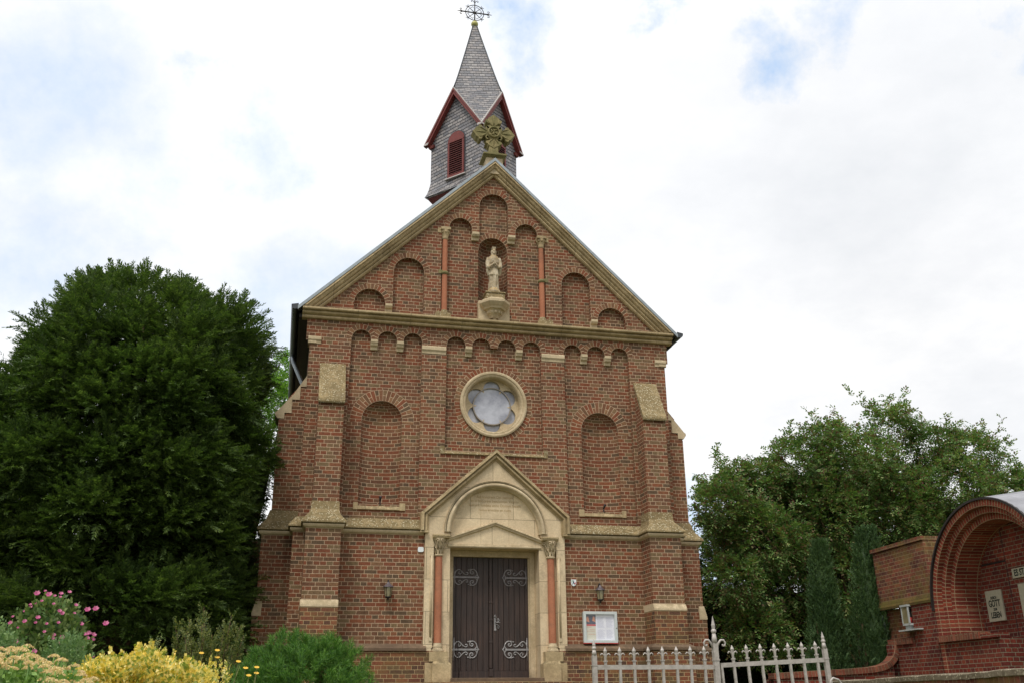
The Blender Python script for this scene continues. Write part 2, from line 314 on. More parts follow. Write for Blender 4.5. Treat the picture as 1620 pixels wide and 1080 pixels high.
M['tree_light'] = leaf_mat('light_leaves', [(110, 148, 60), (134, 168, 74), (90, 128, 54)], trans=.35)
M['pine'] = leaf_mat('pine_needles', [(66, 106, 42), (84, 128, 48), (48, 84, 38), (108, 146, 58)], trans=.2)
M['gold_leaf'] = leaf_mat('golden_leaves', [(228, 202, 96), (204, 184, 92), (238, 218, 136), (140, 150, 66), (222, 190, 84), (238, 224, 164), (122, 138, 60)], trans=.25)
M['olive_leaf'] = leaf_mat('olive_leaves', [(104, 112, 60), (84, 96, 52), (132, 134, 76), (68, 84, 46)], trans=.25)
M['grey_leaf'] = leaf_mat('grey_green_leaves', [(112, 140, 92), (94, 124, 80), (132, 156, 104)], trans=.25)
M['hib_leaf'] = leaf_mat('shrub_leaves', [(78, 106, 56), (100, 126, 66), (58, 84, 46), (124, 140, 82)], trans=.25)
M['pink'] = leaf_mat('pink_petals', [(176, 66, 122), (200, 92, 148), (160, 50, 104), (214, 130, 168)], trans=.3, big=.1)
M['yellow'] = leaf_mat('yellow_petals', [(236, 200, 60), (226, 186, 70)], trans=.3, big=.1)
M['sedum'] = leaf_mat('sedum_heads', [(226, 210, 150), (212, 196, 134), (236, 218, 172), (222, 190, 152)], trans=.1, big=.2)
M['sedum_leaf'] = leaf_mat('sedum_leaves', [(110, 146, 74), (90, 126, 66), (130, 164, 88)], trans=.2)
def ground():
    mt, t, bs = newmat('ground_cover'); L = t.links.new
    g = N(t, 'ShaderNodeNewGeometry'); n = N(t, 'ShaderNodeTexNoise', inp={2: 1.5, 3: 8, 4: .7}); L(g.outputs['Position'], n.inputs[0])
    L(ramp(t, n.outputs[0], [(.3, lin((66, 62, 40))), (.5, lin((84, 90, 50))), (.7, lin((110, 104, 74)))]), bs.inputs['Base Color'])
    bs.inputs['Roughness'].default_value = .95; L(bump(t, n.outputs[0], .05), bs.inputs['Normal']); return mt
M['ground'] = ground()

# ------------------------------------------------------------ mesh builder
class MB:
    def __init__(s): s.v = []; s.f = []; s.uv = []; s.sm = []
    def face(s, pts, want=None, uv=None, smooth=False):
        pts = [Vector(p) for p in pts]
        if want is not None:
            n = Vector((0, 0, 0))
            for i in range(len(pts)): n += pts[i].cross(pts[(i+1) % len(pts)])
            if n.dot(Vector(want)) < 0:
                pts = pts[::-1]
                if uv: uv = uv[::-1]
        if uv is None: uv = autouv(pts)
        b = len(s.v); s.v += pts; s.f.append(list(range(b, b+len(pts)))); s.uv.append(list(uv)); s.sm.append(smooth)
    def box(s, x0, x1, y0, y1, z0, z1):
        c = [(x, y, z) for x in (x0, x1) for y in (y0, y1) for z in (z0, z1)]
        for q, w in (((0, 1, 3, 2), (-1, 0, 0)), ((4, 5, 7, 6), (1, 0, 0)), ((0, 1, 5, 4), (0, -1, 0)), ((2, 3, 7, 6), (0, 1, 0)), ((0, 2, 6, 4), (0, 0, -1)), ((1, 3, 7, 5), (0, 0, 1))):
            s.face([c[i] for i in q], w)
        return s
    def hexa(s, lo, hi):   # frustum from two 4-point rings
        c = sum((Vector(p) for p in lo+hi), Vector())/8
        s.face(lo, (0, 0, -1)); s.face(hi, (0, 0, 1))
        for i in range(4):
            q = [Vector(lo[i]), Vector(lo[(i+1) % 4]), Vector(hi[(i+1) % 4]), Vector(hi[i])]
            s.face(q, sum(q, Vector())/4 - c)
        return s
    def extrude(s, prof, axis, a0, a1, caps=True):
        """prof: closed 2-D polygon; axis 'x' -> (y,z), 'y' -> (x,z), 'z' -> (x,y)"""
        def P(p, a): return {'x': (a, p[0], p[1]), 'y': (p[0], a, p[1]), 'z': (p[0], p[1], a)}[axis]
        area = sum(prof[i][0]*prof[(i+1) % len(prof)][1]-prof[(i+1) % len(prof)][0]*prof[i][1] for i in range(len(prof)))
        pr = prof if area > 0 else prof[::-1]
        ax = Vector({'x': (1, 0, 0), 'y': (0, 1, 0), 'z': (0, 0, 1)}[axis])
        n = len(pr)
        for i in range(n):
            p, q = pr[i], pr[(i+1) % n]
            out = Vector(P((q[1]-p[1], -(q[0]-p[0])), 0))
            s.face([P(p, a0), P(q, a0), P(q, a1), P(p, a1)], out)
        if caps:
            tri = tessellate_polygon([[Vector((p[0], p[1], 0)) for p in pr]])
            for a, sg in ((a0, -1), (a1, 1)):
                for tt in tri: s.face([P(pr[k], a) for k in tt], ax*sg*(1 if a1 > a0 else -1))
        return s
    def plate(s, outline, holes, y, depth):
        polys = [outline]+holes
        flat = [p for q in polys for p in q]
        for tt in tessellate_polygon([[Vector((p[0], p[1], 0)) for p in q] for q in polys]):
            s.face([(flat[k][0], y, flat[k][1]) for k in tt], (0, -1, 0))
        for h in holes:
            ar = sum(h[i][0]*h[(i+1) % len(h)][1]-h[(i+1) % len(h)][0]*h[i][1] for i in range(len(h)))
            hh = h if ar > 0 else h[::-1]
            for i in range(len(hh)):
                p, q = hh[i], hh[(i+1) % len(hh)]
                s.face([(p[0], y, p[1]), (q[0], y, q[1]), (q[0], y+depth, q[1]), (p[0], y+depth, p[1])], (-(q[1]-p[1]), 0, q[0]-p[0]))
        return s
    def ring(s, cx, cz, r0, r1, a0, a1, y, depth=.0, n=24, xmin=-99, xmax=99, uvs=1.0):
        """flat radial band in the facade plane, bricks laid radially"""
        rm = (r0+r1)/2
        for i in range(n):
            t0, t1 = a0+(a1-a0)*i/n, a0+(a1-a0)*(i+1)/n
            def lim(t):
                r = r1; c = math.cos(t)
                if c > 1e-6: r = min(r, (xmax-cx)/c)
                if c < -1e-6: r = min(r, (xmin-cx)/c)
                return max(r, r0+.001)
            P = lambda r, t, yy=y: (cx+r*math.cos(t), yy, cz+r*math.sin(t))
            ra, rb = lim(t0), lim(t1)
            s.face([P(r0, t0), P(ra, t0), P(rb, t1), P(r0, t1)], (0, -1, 0), uv=[(0, t0*rm*uvs), ((ra-r0), t0*rm*uvs), ((rb-r0), t1*rm*uvs), (0, t1*rm*uvs)])
            if depth:
                s.face([P(r0, t0), P(r0, t1), P(r0, t1, y+depth), P(r0, t0, y+depth)], (-math.cos((t0+t1)/2), 0, -math.sin((t0+t1)/2)),
                       uv=[(0, t0*rm*uvs), (0, t1*rm*uvs), (depth, t1*rm*uvs), (depth, t0*rm*uvs)])
                s.face([P(ra, t0), P(rb, t1), P(rb, t1, y+depth), P(ra, t0, y+depth)], (math.cos((t0+t1)/2), 0, math.sin((t0+t1)/2)))
        return s
    def sweep_plan(s, path, prof, closed=False):
        """sweep (outward offset, z) profile along a plan path; outward = right-hand side; faces the outside"""
        n = len(path); nr = []
        for i in range(n):
            ds = []
            if i > 0: ds.append((Vector(path[i])-Vector(path[i-1])).normalized())
            if i < n-1: ds.append((Vector(path[i+1])-Vector(path[i])).normalized())
            ns = [Vector((d.y, -d.x)) for d in ds]
            if len(ns) == 2:
                mv = ns[0]+ns[1]; mv = mv/max(.2, mv.dot(ns[0]))
            else: mv = ns[0]
            nr.append(mv)
        L = 0
        for i in range(n-1):
            a, b = Vector(path[i]), Vector(path[i+1]); l = (b-a).length; d = (b-a)/l; on = Vector((d.y, -d.x))
            pl = 0
            for k in range(len(prof)-1):
                (o0, z0), (o1, z1) = prof[k], prof[k+1]
                q = [(*(a+nr[i]*o0), z0), (*(b+nr[i+1]*o0), z0), (*(b+nr[i+1]*o1), z1), (*(a+nr[i]*o1), z1)]
                u0, u1 = L, L+l
                want = Vector((on.x*(z1-z0), on.y*(z1-z0), -(o1-o0)))
                s.face(q, want, uv=[(u0, z0), (u1, z0), (u1, z1), (u0, z1)])
            L += l
        return s
    def lathe(s, prof, o=(0, 0, 0), n=16, smooth=True, sx=1, sy=1, a0=0, a1=2*PI):
        for i in range(n):
            t0, t1 = a0+(a1-a0)*i/n, a0+(a1-a0)*(i+1)/n
            for k in range(len(prof)-1):
                (r0, z0), (r1, z1) = prof[k], prof[k+1]
                P = lambda r, t, z: (o[0]+r*sx*math.cos(t), o[1]+r*sy*math.sin(t), o[2]+z)
                q = [P(r0, t0, z0), P(r0, t1, z0), P(r1, t1, z1), P(r1, t0, z1)]
                if r0 < 1e-6: q = q[1:]
                if r1 < 1e-6: q = q[:3]
                if len(q) < 3 or (r0 < 1e-6 and r1 < 1e-6): continue
                s.face(q, smooth=smooth)
        return s
    def tube(s, pts, r, n=6, r_end=None, flat=None, smooth=True):
        pts = [Vector(p) for p in pts]; m_ = len(pts); rings = []
        ref = Vector((0, 1, 0)) if flat else None
        prev = None
        for i in range(m_):
            d = (pts[min(i+1, m_-1)]-pts[max(i-1, 0)]).normalized()
            if prev is None:
                a = d.cross(Vector((0, 0, 1)) if abs(d.z) < .9 else Vector((1, 0, 0))).normalized() if not ref else ref
            else: a = (prev-d*prev.dot(d)).normalized() if not ref else ref
            prev = a; b = d.cross(a).normalized()
            rr = r if r_end is None else r+(r_end-r)*i/(m_-1)
            if isinstance(r, (list, tuple)): rr = r[i]
            fa = flat if flat else 1
            rings.append([pts[i]+a*rr*fa*math.cos(2*PI*k/n)+b*rr*math.sin(2*PI*k/n) for k in range(n)])
        for i in range(m_-1):
            for k in range(n):
                q = [rings[i][k], rings[i][(k+1) % n], rings[i+1][(k+1) % n], rings[i+1][k]]
                c = (pts[i]+pts[i+1])/2
                s.face(q, (sum(q, Vector())/4-c), smooth=smooth)
        s.face(rings[0], pts[0]-pts[1]); s.face(rings[-1], pts[-1]-pts[-2])
        return s
    def sphere(s, c, r, n=12, m_=8, sx=1, sy=1, sz=1):
        pr = [(r*math.sin(PI*k/m_), -r*math.cos(PI*k/m_)*sz) for k in range(m_+1)]
        pr[0] = (0, pr[0][1]); pr[-1] = (0, pr[-1][1])
        return s.lathe(pr, c, n, sx=sx, sy=sy)
    def mirror(s):
        nv = len(s.v); nf = len(s.f)
        s.v += [Vector((-p.x, p.y, p.z)) for p in s.v]
        for i in range(nf):
            s.f.append([k+nv for k in s.f[i]][::-1]); s.uv.append(s.uv[i][::-1]); s.sm.append(s.sm[i])
        return s
    def xf(s, M_, a=0):
        for i in range(a, len(s.v)): s.v[i] = M_ @ s.v[i]
        return s
    def add(s, o):
        b = len(s.v); s.v += o.v; s.f += [[k+b for k in f] for f in o.f]; s.uv += o.uv; s.sm += o.sm; return s
    def build(s, name, mat, parent=None, label=None, weld=False, bevel=0, **kw):
        me = bpy.data.meshes.new(name); me.from_pydata([tuple(p) for p in s.v], [], s.f)
        uvl = me.uv_layers.new(name='UVMap')
        flat = [c for f in s.uv for p in f for c in (p[0], p[1])]
        uvl.data.foreach_set('uv', flat)
        me.polygons.foreach_set('use_smooth', s.sm)
        me.materials.append(mat if not isinstance(mat, str) else M[mat]); me.update()
        if weld or bevel or any(s.sm):
            import bmesh
            bm = bmesh.new(); bm.from_mesh(me); bmesh.ops.remove_doubles(bm, verts=bm.verts, dist=.0004); bm.to_mesh(me); bm.free()
        o = bpy.data.objects.new(name, me); COL.objects.link(o)
        if parent:
            o.parent = parent
            o.matrix_parent_inverse = Matrix.Identity(4) if kw.get('local') else parent.matrix_world.inverted() if parent.type != 'EMPTY' else Matrix.Translation(-parent.location)
        if label: o['label'] = label
        if bevel:
            b = o.modifiers.new('bevel', 'BEVEL'); b.width = bevel; b.segments = 2; b.limit_method = 'ANGLE'; b.angle_limit = R(40)
        return o
def autouv(pts):
    n = Vector((0, 0, 0))
    for i in range(len(pts)): n += pts[i].cross(pts[(i+1) % len(pts)])
    if n.length < 1e-12: return [(0, 0)]*len(pts)
    n.normalize()
    if abs(n.z) > .93: return [(p.y, p.x) for p in pts]
    t = Vector((0, 0, 1)).cross(n).normalized()
    if abs(n.y) > .999: t = Vector((1, 0, 0))
    up = n.cross(t); up = up if up.z > 0 else -up
    return [(p.dot(t), (p.z if abs(n.z) < .25 else p.dot(up))) for p in pts]
def tag(o, label=None, cat=None, group=None, kind=None):
    for k, v in (('label', label), ('category', cat), ('group', group), ('kind', kind)):
        if v: o[k] = v
    return o
def empty(name, loc, label, cat, group=None, rz=0):
    o = bpy.data.objects.new(name, None); o.location = loc; o.rotation_euler = (0, 0, rz); o.empty_display_size = .3; COL.objects.link(o)
    return tag(o, label, cat, group)
def copy_tree(o, parent=None):
    c = o.copy(); COL.objects.link(c)
    if parent: c.parent = parent
    for ch in list(o.children): copy_tree(ch, c)
    return c
def text_mesh(txt, size, loc, mat, name, parent, rot=(PI/2, 0, 0), sx=1.0, ext=.003, label=None, align='CENTER', bold=0.0):
    cu = bpy.data.curves.new(name, 'FONT'); cu.body = txt; cu.size = size; cu.align_x = align; cu.align_y = 'CENTER'; cu.extrude = ext; cu.offset = bold
    to = bpy.data.objects.new(name, cu); COL.objects.link(to)
    dg = bpy.context.evaluated_depsgraph_get(); me = bpy.data.meshes.new_from_object(to.evaluated_get(dg))
    bpy.data.objects.remove(to); bpy.data.curves.remove(cu)
    from mathutils import Euler
    me.transform(Matrix.Translation(loc) @ Euler(rot).to_matrix().to_4x4() @ Matrix.Diagonal((sx, 1, 1, 1)))
    me.materials.clear(); me.materials.append(M[mat]); me.name = name
    o = bpy.data.objects.new(name, me); COL.objects.link(o)
    if parent:
        o.parent = parent
        o.matrix_parent_inverse = parent.matrix_world.inverted() if parent.type != 'EMPTY' else Matrix.Translation(-parent.location)
    if label: o['label'] = label
    return o
def arcpts(cx, cz, r, a0, a1, n):
    return [(cx+r*math.cos(a0+(a1-a0)*i/n), cz+r*math.sin(a0+(a1-a0)*i/n)) for i in range(n+1)]

# ------------------------------------------------------------ ground
def terrain_z(x, y):
    def ss(a, b, t): t = min(1, max(0, (t-a)/(b-a))); return t*t*(3-2*t)
    if y < -14.6: return 0.0
    return 1.32+.33*ss(-12, -3, y)
def make_ground():
    mb = MB()
    ys = [-400, -60, -14.601, -14.6, -13, -12, -10, -8, -6, -4, -3, 0, 6, 14, 30, 60, 150, 600]
    xs = [-600, -150, -40, -20, -12, -8, -4, 0, 4, 8, 12, 20, 40, 150, 600]
    for i in range(len(xs)-1):
        for j in range(len(ys)-1):
            q = [(xs[a], ys[b], terrain_z(xs[a], ys[b])-(.0 if ys[b] < 20 else .0)) for a, b in ((i, j), (i+1, j), (i+1, j+1), (i, j+1))]
            mb.face(q, (0, -.1, 1))
    tag(mb.build('ground', 'ground'), kind='structure')
    mb = MB(); mb.face([(-200, -30, .004), (200, -30, .004), (200, -15.6, .004), (-200, -15.6, .004)], (0, 0, 1))
    tag(mb.build('road', 'asphalt'), kind='structure')
    mb = MB(); mb.box(-60, 60, -14.95, -14.6, 0, 1.42)
    w = mb.build('retaining_wall', 'brick_old'); tag(w, 'long low brick retaining wall along the road edge, below the frame of the yard', 'wall')
make_ground()

# ------------------------------------------------------------ the chapel
CHP = empty('chapel', (0, 0, 1.65), 'red brick chapel with stepped blind arches, round window, slate bell turret and double oak door', 'chapel')
S_ = .965; ZR = 13.70       # rake slope, ridge height
def church_walls():
    front = MB()
    # recessed relief: gable field
    R_ = []
    for sg in (1,):
        side = [(3.146, 9.60), (3.146, 9.87)] + arcpts(2.803, 9.87, .343, 0, PI, 14)[1:] + [(2.30, 9.87)] + arcpts(1.955, 10.705, .345, 0, PI, 14) + [(1.61, 9.60)]
    right = side; left = [(-x, z) for x, z in side][::-1]
    c = [(1.225, 9.60), (1.225, 11.88), (1.05, 11.88)] + arcpts(.783, 11.925, .267, 0, PI, 12) + [(.516, 11.86), (.345, 11.86)] + arcpts(0, 12.56, .345, 0, PI, 16) \
        + [(-.345, 11.86), (-.516, 11.86)] + arcpts(-.783, 11.925, .267, 0, PI, 12) + [(-1.05, 11.88), (-1.225, 11.88), (-1.225, 9.60)]
    front.plate([(-4.12, 9.42), (4.12, 9.42), (4.12, ZR-S_*4.12-.04), (0, ZR-.04), (-4.12, ZR-S_*4.12-.04)], [right, left, c], 0, .12)
    front.plate([(1.5, 9.5), (3.3, 9.5), (3.3, 10.5), (2.4, 11.3), (1.5, 11.3)], [], .12, 0)
    front.plate([(-3.3, 9.5), (-1.5, 9.5), (-1.5, 11.3), (-2.4, 11.3), (-3.3, 10.5)], [], .12, 0)
    nich = [(.345, 10.1), (.345, 11.46)] + arcpts(0, 11.46, .345, 0, PI, 16)[1:] + [(-.345, 10.1)]
    front.plate([(-1.3, 9.5), (1.3, 9.5), (1.3, 12.3), (.5, 13.0), (-.5, 13.0), (-1.3, 12.3)], [nich], .12, .02)
    # middle zone with lombard bands
    sp = [(1.62, 3.155)]
    sideh = [(3.18, 5.0), (3.16, 9.02)] + arcpts(2.947, 9.025, .208, 0, PI, 10) + arcpts(2.38, 9.025, .21, 0, PI, 10) + arcpts(1.825, 9.025, .205, 0, PI, 10) + [(1.62, 5.0)]
    sidel = [(-x, z) for x, z in sideh][::-1]
    ctr = [(1.085, 6.70)] + arcpts(.86, 9.02, .21, 0, PI, 10) + arcpts(.29, 9.02, .21, 0, PI, 10) + arcpts(-.29, 9.02, .21, 0, PI, 10) + arcpts(-.86, 9.02, .21, 0, PI, 10) + [(-1.085, 6.70)]
    front.plate([(-4.04, 4.9), (4.04, 4.9), (4.04, 8.92), (4.12, 8.92), (4.12, 9.5), (-4.12, 9.5), (-4.12, 8.92), (-4.04, 8.92)], [sideh, sidel, ctr], 0, .10)
    for sg in (1, -1):
        n = [(2.857, 5.45), (2.857, 7.25)] + arcpts(2.427, 7.25, .43, 0, PI, 20)[1:] + [(1.997, 5.45)]
        n = n if sg == 1 else [(-x, z) for x, z in n][::-1]
        a, b = (1.55, 3.25) if sg == 1 else (-3.25, -1.55)
        front.plate([(a, 4.9), (b, 4.9), (b, 9.3), (a, 9.3)], [n], .10, .004)
    rose = arcpts(0, 7.745, .745, 0, 2*PI, 48)[:-1]
    front.plate([(-1.15, 6.6), (1.15, 6.6), (1.15, 9.3), (-1.15, 9.3)], [rose], .10, .3)
    fw = front.build('front_wall', 'brick', CHP)
    # concave niches
    def niche(cx, r, dep, z0, zs, y0, mat='brick'):
        mb = MB(); n = 14
        for i in range(n):
            a, b = PI*i/n, PI*(i+1)/n
            k = .5*(r+dep)
            mb.face([(cx+r*math.cos(t), y0+dep*math.sin(t), z) for t, z in ((a, z0), (b, z0), (b, zs), (a, zs))], (0, -1, 0), uv=[(a*k, z0), (b*k, z0), (b*k, zs), (a*k, zs)], smooth=True)
            for j in range(7):
                c0, c1 = PI/2*j/7, PI/2*(j+1)/7
                mb.face([(cx+r*math.cos(c)*math.cos(t), y0+dep*math.cos(c)*math.sin(t), zs+r*math.sin(c)) for t, c in ((a, c0), (b, c0), (b, c1), (a, c1))][:4 if j < 6 else 3], (0, -1, -1),
                        uv=[(a*k, zs+r*c0), (b*k, zs+r*c0), (b*k, zs+r*c1), (a*k, zs+r*c1)][:4 if j < 6 else 3], smooth=True)
        mb.box(cx-r-.02, cx+r+.02, y0+.0, y0+dep, z0-.05, z0+.002)
        return mb
    for cx in (2.427, -2.427): niche(cx, .43, .20, 5.46, 7.25, .104).build('niche', 'brick', fw)
    niche(0, .345, .32, 10.12, 11.46, .138).build('niche', 'brick', fw)
    # voussoir rings, each its own part
    def rg(*a, **k): MB().ring(*a, **k).build('brick_arch', 'brick_arch', fw)
    e = -.004
    for s in (1, -1):
        rg(s*2.803, 9.87, .343, .343+.125, 0, PI, e)
        rg(s*1.955, 10.705, .345, .345+.125, -.15, PI+.15, e)
        rg(s*.783, 11.925, .267, .267+.125, (0 if s > 0 else -.2)+.0, PI+(.2 if s > 0 else 0), e)
        rg(s*2.427, 7.25, .43, .68, -.1, PI+.1, .096, n=36)
        xs = [2.947, 2.38, 1.825]
        for i, x in enumerate(xs):
            lo = (xs[i+1]+x)/2+.004 if i < 2 else -99; hi = (xs[i-1]+x)/2-.004 if i > 0 else 99
            a, b = (lo, hi) if s > 0 else (-hi, -lo)
            rg(s*x, 9.025, .209, .334, 0, PI, e, xmin=a, xmax=b)
    for x in (-.86, -.29, .29, .86):
        rg(x, 9.02, .21, .334, 0, PI, e, xmin=(x-.285+.004 if x > -.8 else -99), xmax=(x+.285-.004 if x < .8 else 99))
    rg(0, 12.56, .345, .47, -.1, PI+.1, e)
    rg(0, 11.46, .345, .455, 0, PI, .116)
    rg(0, 7.745, .745, .875, 0, 2*PI, .096, n=64)
    # lower storey, swept round the buttresses
    path = [(1.30, -.06), (3.20, -.06), (3.20, -.60), (3.88, -.60), (3.88, -.06), (4.12, -.06), (4.12, .42), (4.73, .42), (4.73, 1.15), (4.05, 1.15), (4.05, 14)]
    mb = MB().sweep_plan(path, [(0, 2.62), (0, 4.92)]).mirror()
    mb.box(-1.45, 1.45, .52, .6, 1.7, 5)
    mb.build('lower_wall', 'brick', CHP)
    MB().sweep_plan([(1.28, -.06)]+path[1:], [(.10, 1.5), (.10, 2.56)]).mirror().build('plinth', 'brick_low', CHP)
    pb = [(1.42, -.06)]+path[1:]
    MB().sweep_plan(pb, [(.10, 2.548), (.135, 2.56), (.135, 2.61), (0, 2.70)]).mirror().build('plinth_band', 'stone_grey', CHP)
    MB().sweep_plan([(1.50, -.06)]+path[1:-1]+[(4.05, 14)], [(0, 4.83), (.035, 4.85), (.05, 4.875), (.055, 4.90), (.02, 4.91), (.095, 4.925), (.095, 4.955), (-.058, 5.145), (-.2, 5.15)]).mirror().build('string_course', 'stone_moss', CHP)
    MB().sweep_plan([(1.50, -.06)]+path[1:-1]+[(4.05, 14)], [(.001, 4.822), (.040, 4.845), (.058, 4.872), (.060, 4.902), (.0, 4.906)]).mirror().build('string_moulding', 'stone', CHP)
    # nave side walls and rear
    sw = MB()
    sw.face([(4.03, .02, 4.9), (4.03, 14, 4.9), (4.03, 14, 9.5), (4.03, .02, 9.5)], (1, 0, 0))
    sw.mirror(); sw.plate([(-4.03, 1.5), (4.03, 1.5), (4.03, 9.6), (0, 13.55), (-4.03, 9.6)], [], 14, 0)
    sw.v = sw.v; sw.build('nave_wall', 'brick', CHP)
    # buttresses
    for s in (1, -1):
        def mk(mb): return mb if s > 0 else mirr(mb)
        b = MB()
        # upper shaft with sloping head
        b.extrude([(.0, 5.0), (-.45, 5.0), (-.45, 7.42), (0, 8.30)][::-1], 'x', 3.262, 3.782)
        bo = mk(b).build('buttress', 'brick', CHP)
        c = MB().extrude([(0, 8.30), (-.45, 7.42), (-.505, 7.40), (-.52, 7.43), (-.52, 7.48), (-.50, 7.50), (-.50, 7.515), (0, 8.42)][::-1], 'x', 3.25, 3.795)
        mk(c).build('weathering_cap', 'stone_moss', bo)
        c = MB()
        c.hexa([(3.19, -.61, 4.94), (3.89, -.61, 4.94), (3.89, 0, 4.94), (3.19, 0, 4.94)], [(3.25, -.475, 5.22), (3.80, -.475, 5.22), (3.80, 0, 5.22), (3.25, 0, 5.22)])
        c.hexa([(3.245, -.468, 5.22), (3.805, -.468, 5.22), (3.805, 0, 5.22), (3.245, 0, 5.22)], [(3.25, -.46, 5.38), (3.795, -.46, 5.38), (3.795, 0, 5.38), (3.25, 0, 5.38)])
        mk(c).build('offset_stone', 'stone_moss', bo)
        c = MB(); c.box(3.188, 3.892, -.645, -.05, 2.6, 3.33); mk(c).build('buttress_base', 'brick_low', bo)
        c = MB().extrude([(0, 3.332), (-.655, 3.332), (-.655, 3.37), (-.60, 3.465), (0, 3.465)], 'x', 3.184, 3.897); mk(c).build('base_cap', 'stone', bo)
        # side buttress
        b = MB().extrude([(4.0, 5.0), (4.575, 5.0), (4.575, 7.25), (4.40, 7.42), (4.4, 7.75), (4.2, 8.0), (4.0, 8.1)], 'y', .50, 1.12)
        b.box(3.79, 4.035, .0, .1, 5.0, 5.1)
        bo = mk(b).build('buttress', 'brick', CHP)
        c = MB().extrude([(4.04, 8.28), (4.30, 7.84), (4.62, 7.44), (4.655, 7.42), (4.655, 7.37), (4.60, 7.29), (4.46, 7.29), (4.46, 7.42), (4.32, 7.42), (4.32, 7.72), (4.16, 7.72), (4.16, 8.02), (4.04, 8.02)], 'y', .485, 1.14)
        mk(c).build('weathering_cap', 'stone', bo)
        c = MB().hexa([(4.0, .43, 4.94), (4.74, .43, 4.94), (4.74, 1.16, 4.94), (4.0, 1.16, 4.94)], [(4.0, .485, 5.34), (4.60, .485, 5.34), (4.60, 1.13, 5.34), (4.0, 1.13, 5.34)])
        mk(c).build('offset_stone', 'stone_moss', bo)
        c = MB().box(4.0, 4.79, .405, 1.17, 2.6, 3.24); mk(c).build('buttress_base', 'brick', bo)
        c = MB().extrude([(4.62, 3.242), (4.80, 3.242), (4.80, 3.30), (4.74, 3.52), (4.62, 3.52)], 'y', .395, 1.175); mk(c).build('base_cap', 'stone', bo)
        # caps of the lesenes
        c = MB()
        for (x0, x1, zb, zt) in ((1.088, 1.622, 8.79, 8.965), (3.80, 4.075, 8.84, 9.0)):
            c = MB().extrude([(.03, zb), (-.012, zb), (-.02, zb+.05), (-.045, zb+.085), (-.045, zt-.03), (-.03, zt), (.03, zt)], 'x', x0, x1)
            if x0 > 3: c.box(x0+.1, 4.07, -.03, .3, zb+.01, zt-.01)
            mk(c).build('lesene_cap', 'stone', CHP)
        # corbels of the round-arched friezes
        cs = [((2.60+2.73)/2+.0, 9.02, .15), (2.10, 9.02, .15), (.575, 9.01, .15)]
        for x, zt, w in cs:
            c = MB().extrude([(.12, zt-.215), (.055, zt-.21), (.045, zt-.15), (-.0, zt-.125), (-.015, zt-.085), (-.035, zt-.06), (-.035, zt), (.12, zt)], 'x', x-w/2, x+w/2)
            mk(c).build('corbel', 'stone', CHP, bevel=.005)
        for x, zt, w, h in ((2.38, 9.885, .155, .175), (.43, 11.86, .17, .185)):
            c = MB().extrude([(.125, zt-h), (.06, zt-h), (.05, zt-h*.65), (0, zt-h*.55), (-.03, zt-h*.3), (-.03, zt), (.125, zt)], 'x', x-w/2, x+w/2)
            mk(c).build('corbel', 'stone', CHP, bevel=.005)
        # colonnettes of the gable
        c = MB().lathe([(.066, 9.83), (.064, 10.72)], (1.142, .03, 0), 14); c.lathe([(.064, 10.79), (.060, 11.62)], (1.142, .03, 0), 14)
        col = mk(c).build('colonnette', 'stone_pink', CHP)
        c = MB().lathe([(.060, 11.60), (.078, 11.62), (.066, 11.645), (.078, 11.70), (.10, 11.78), (.115, 11.82), (.09, 11.83)], (1.142, .03, 0), 14)
        for k in range(8):
            a = 2*PI*k/8; c.sphere((1.142+.092*math.cos(a), .03+.092*math.sin(a), 11.77), .026, 6, 5)
        c.box(1.03, 1.255, -.085, .13, 11.825, 11.885); c.box(1.22, 1.32, -.012, .13, 11.76, 11.885)
        mk(c).build('capital', 'stone_joint', col)
        c = MB().lathe([(.060, 10.71), (.088, 10.73), (.092, 10.755), (.088, 10.78), (.060, 10.80)], (1.142, .03, 0), 14); c.box(1.17, 1.29, -.01, .1, 10.73, 10.82)
        mk(c).build('shaft_ring', 'stone_green', col)
        c = MB().lathe([(.105, 9.72), (.105, 9.75), (.085, 9.78), (.09, 9.80), (.07, 9.84)], (1.142, .03, 0), 14)
        c.extrude([(1.0, 9.60), (1.0, 9.70), (1.03, 9.74), (1.27, 9.74), (1.27, 9.80), (1.36, 9.72), (1.36, 9.60)], 'y', -.10, .13)
        mk(c).build('base', 'stone_moss', col)
        # sill of the niche
        c = MB().box(1.878, 2.0, .075, .16, 5.333, 5.487).box(2.855, 2.952, .075, .16, 5.333, 5.487)
        c.extrude([(.13, 5.335), (.07, 5.335), (.062, 5.35), (.13, 5.472)], 'x', 2.0, 2.855)
        mk(c).build('niche_sill', 'stone_joint', CHP, bevel=.006)
    return fw
def mirr(mb):
    o = MB(); o.v = [Vector((-p.x, p.y, p.z)) for p in mb.v]; o.f = [f[::-1] for f in mb.f]; o.uv = [u[::-1] for u in mb.uv]; o.sm = list(mb.sm)
    return o
FW = church_walls()

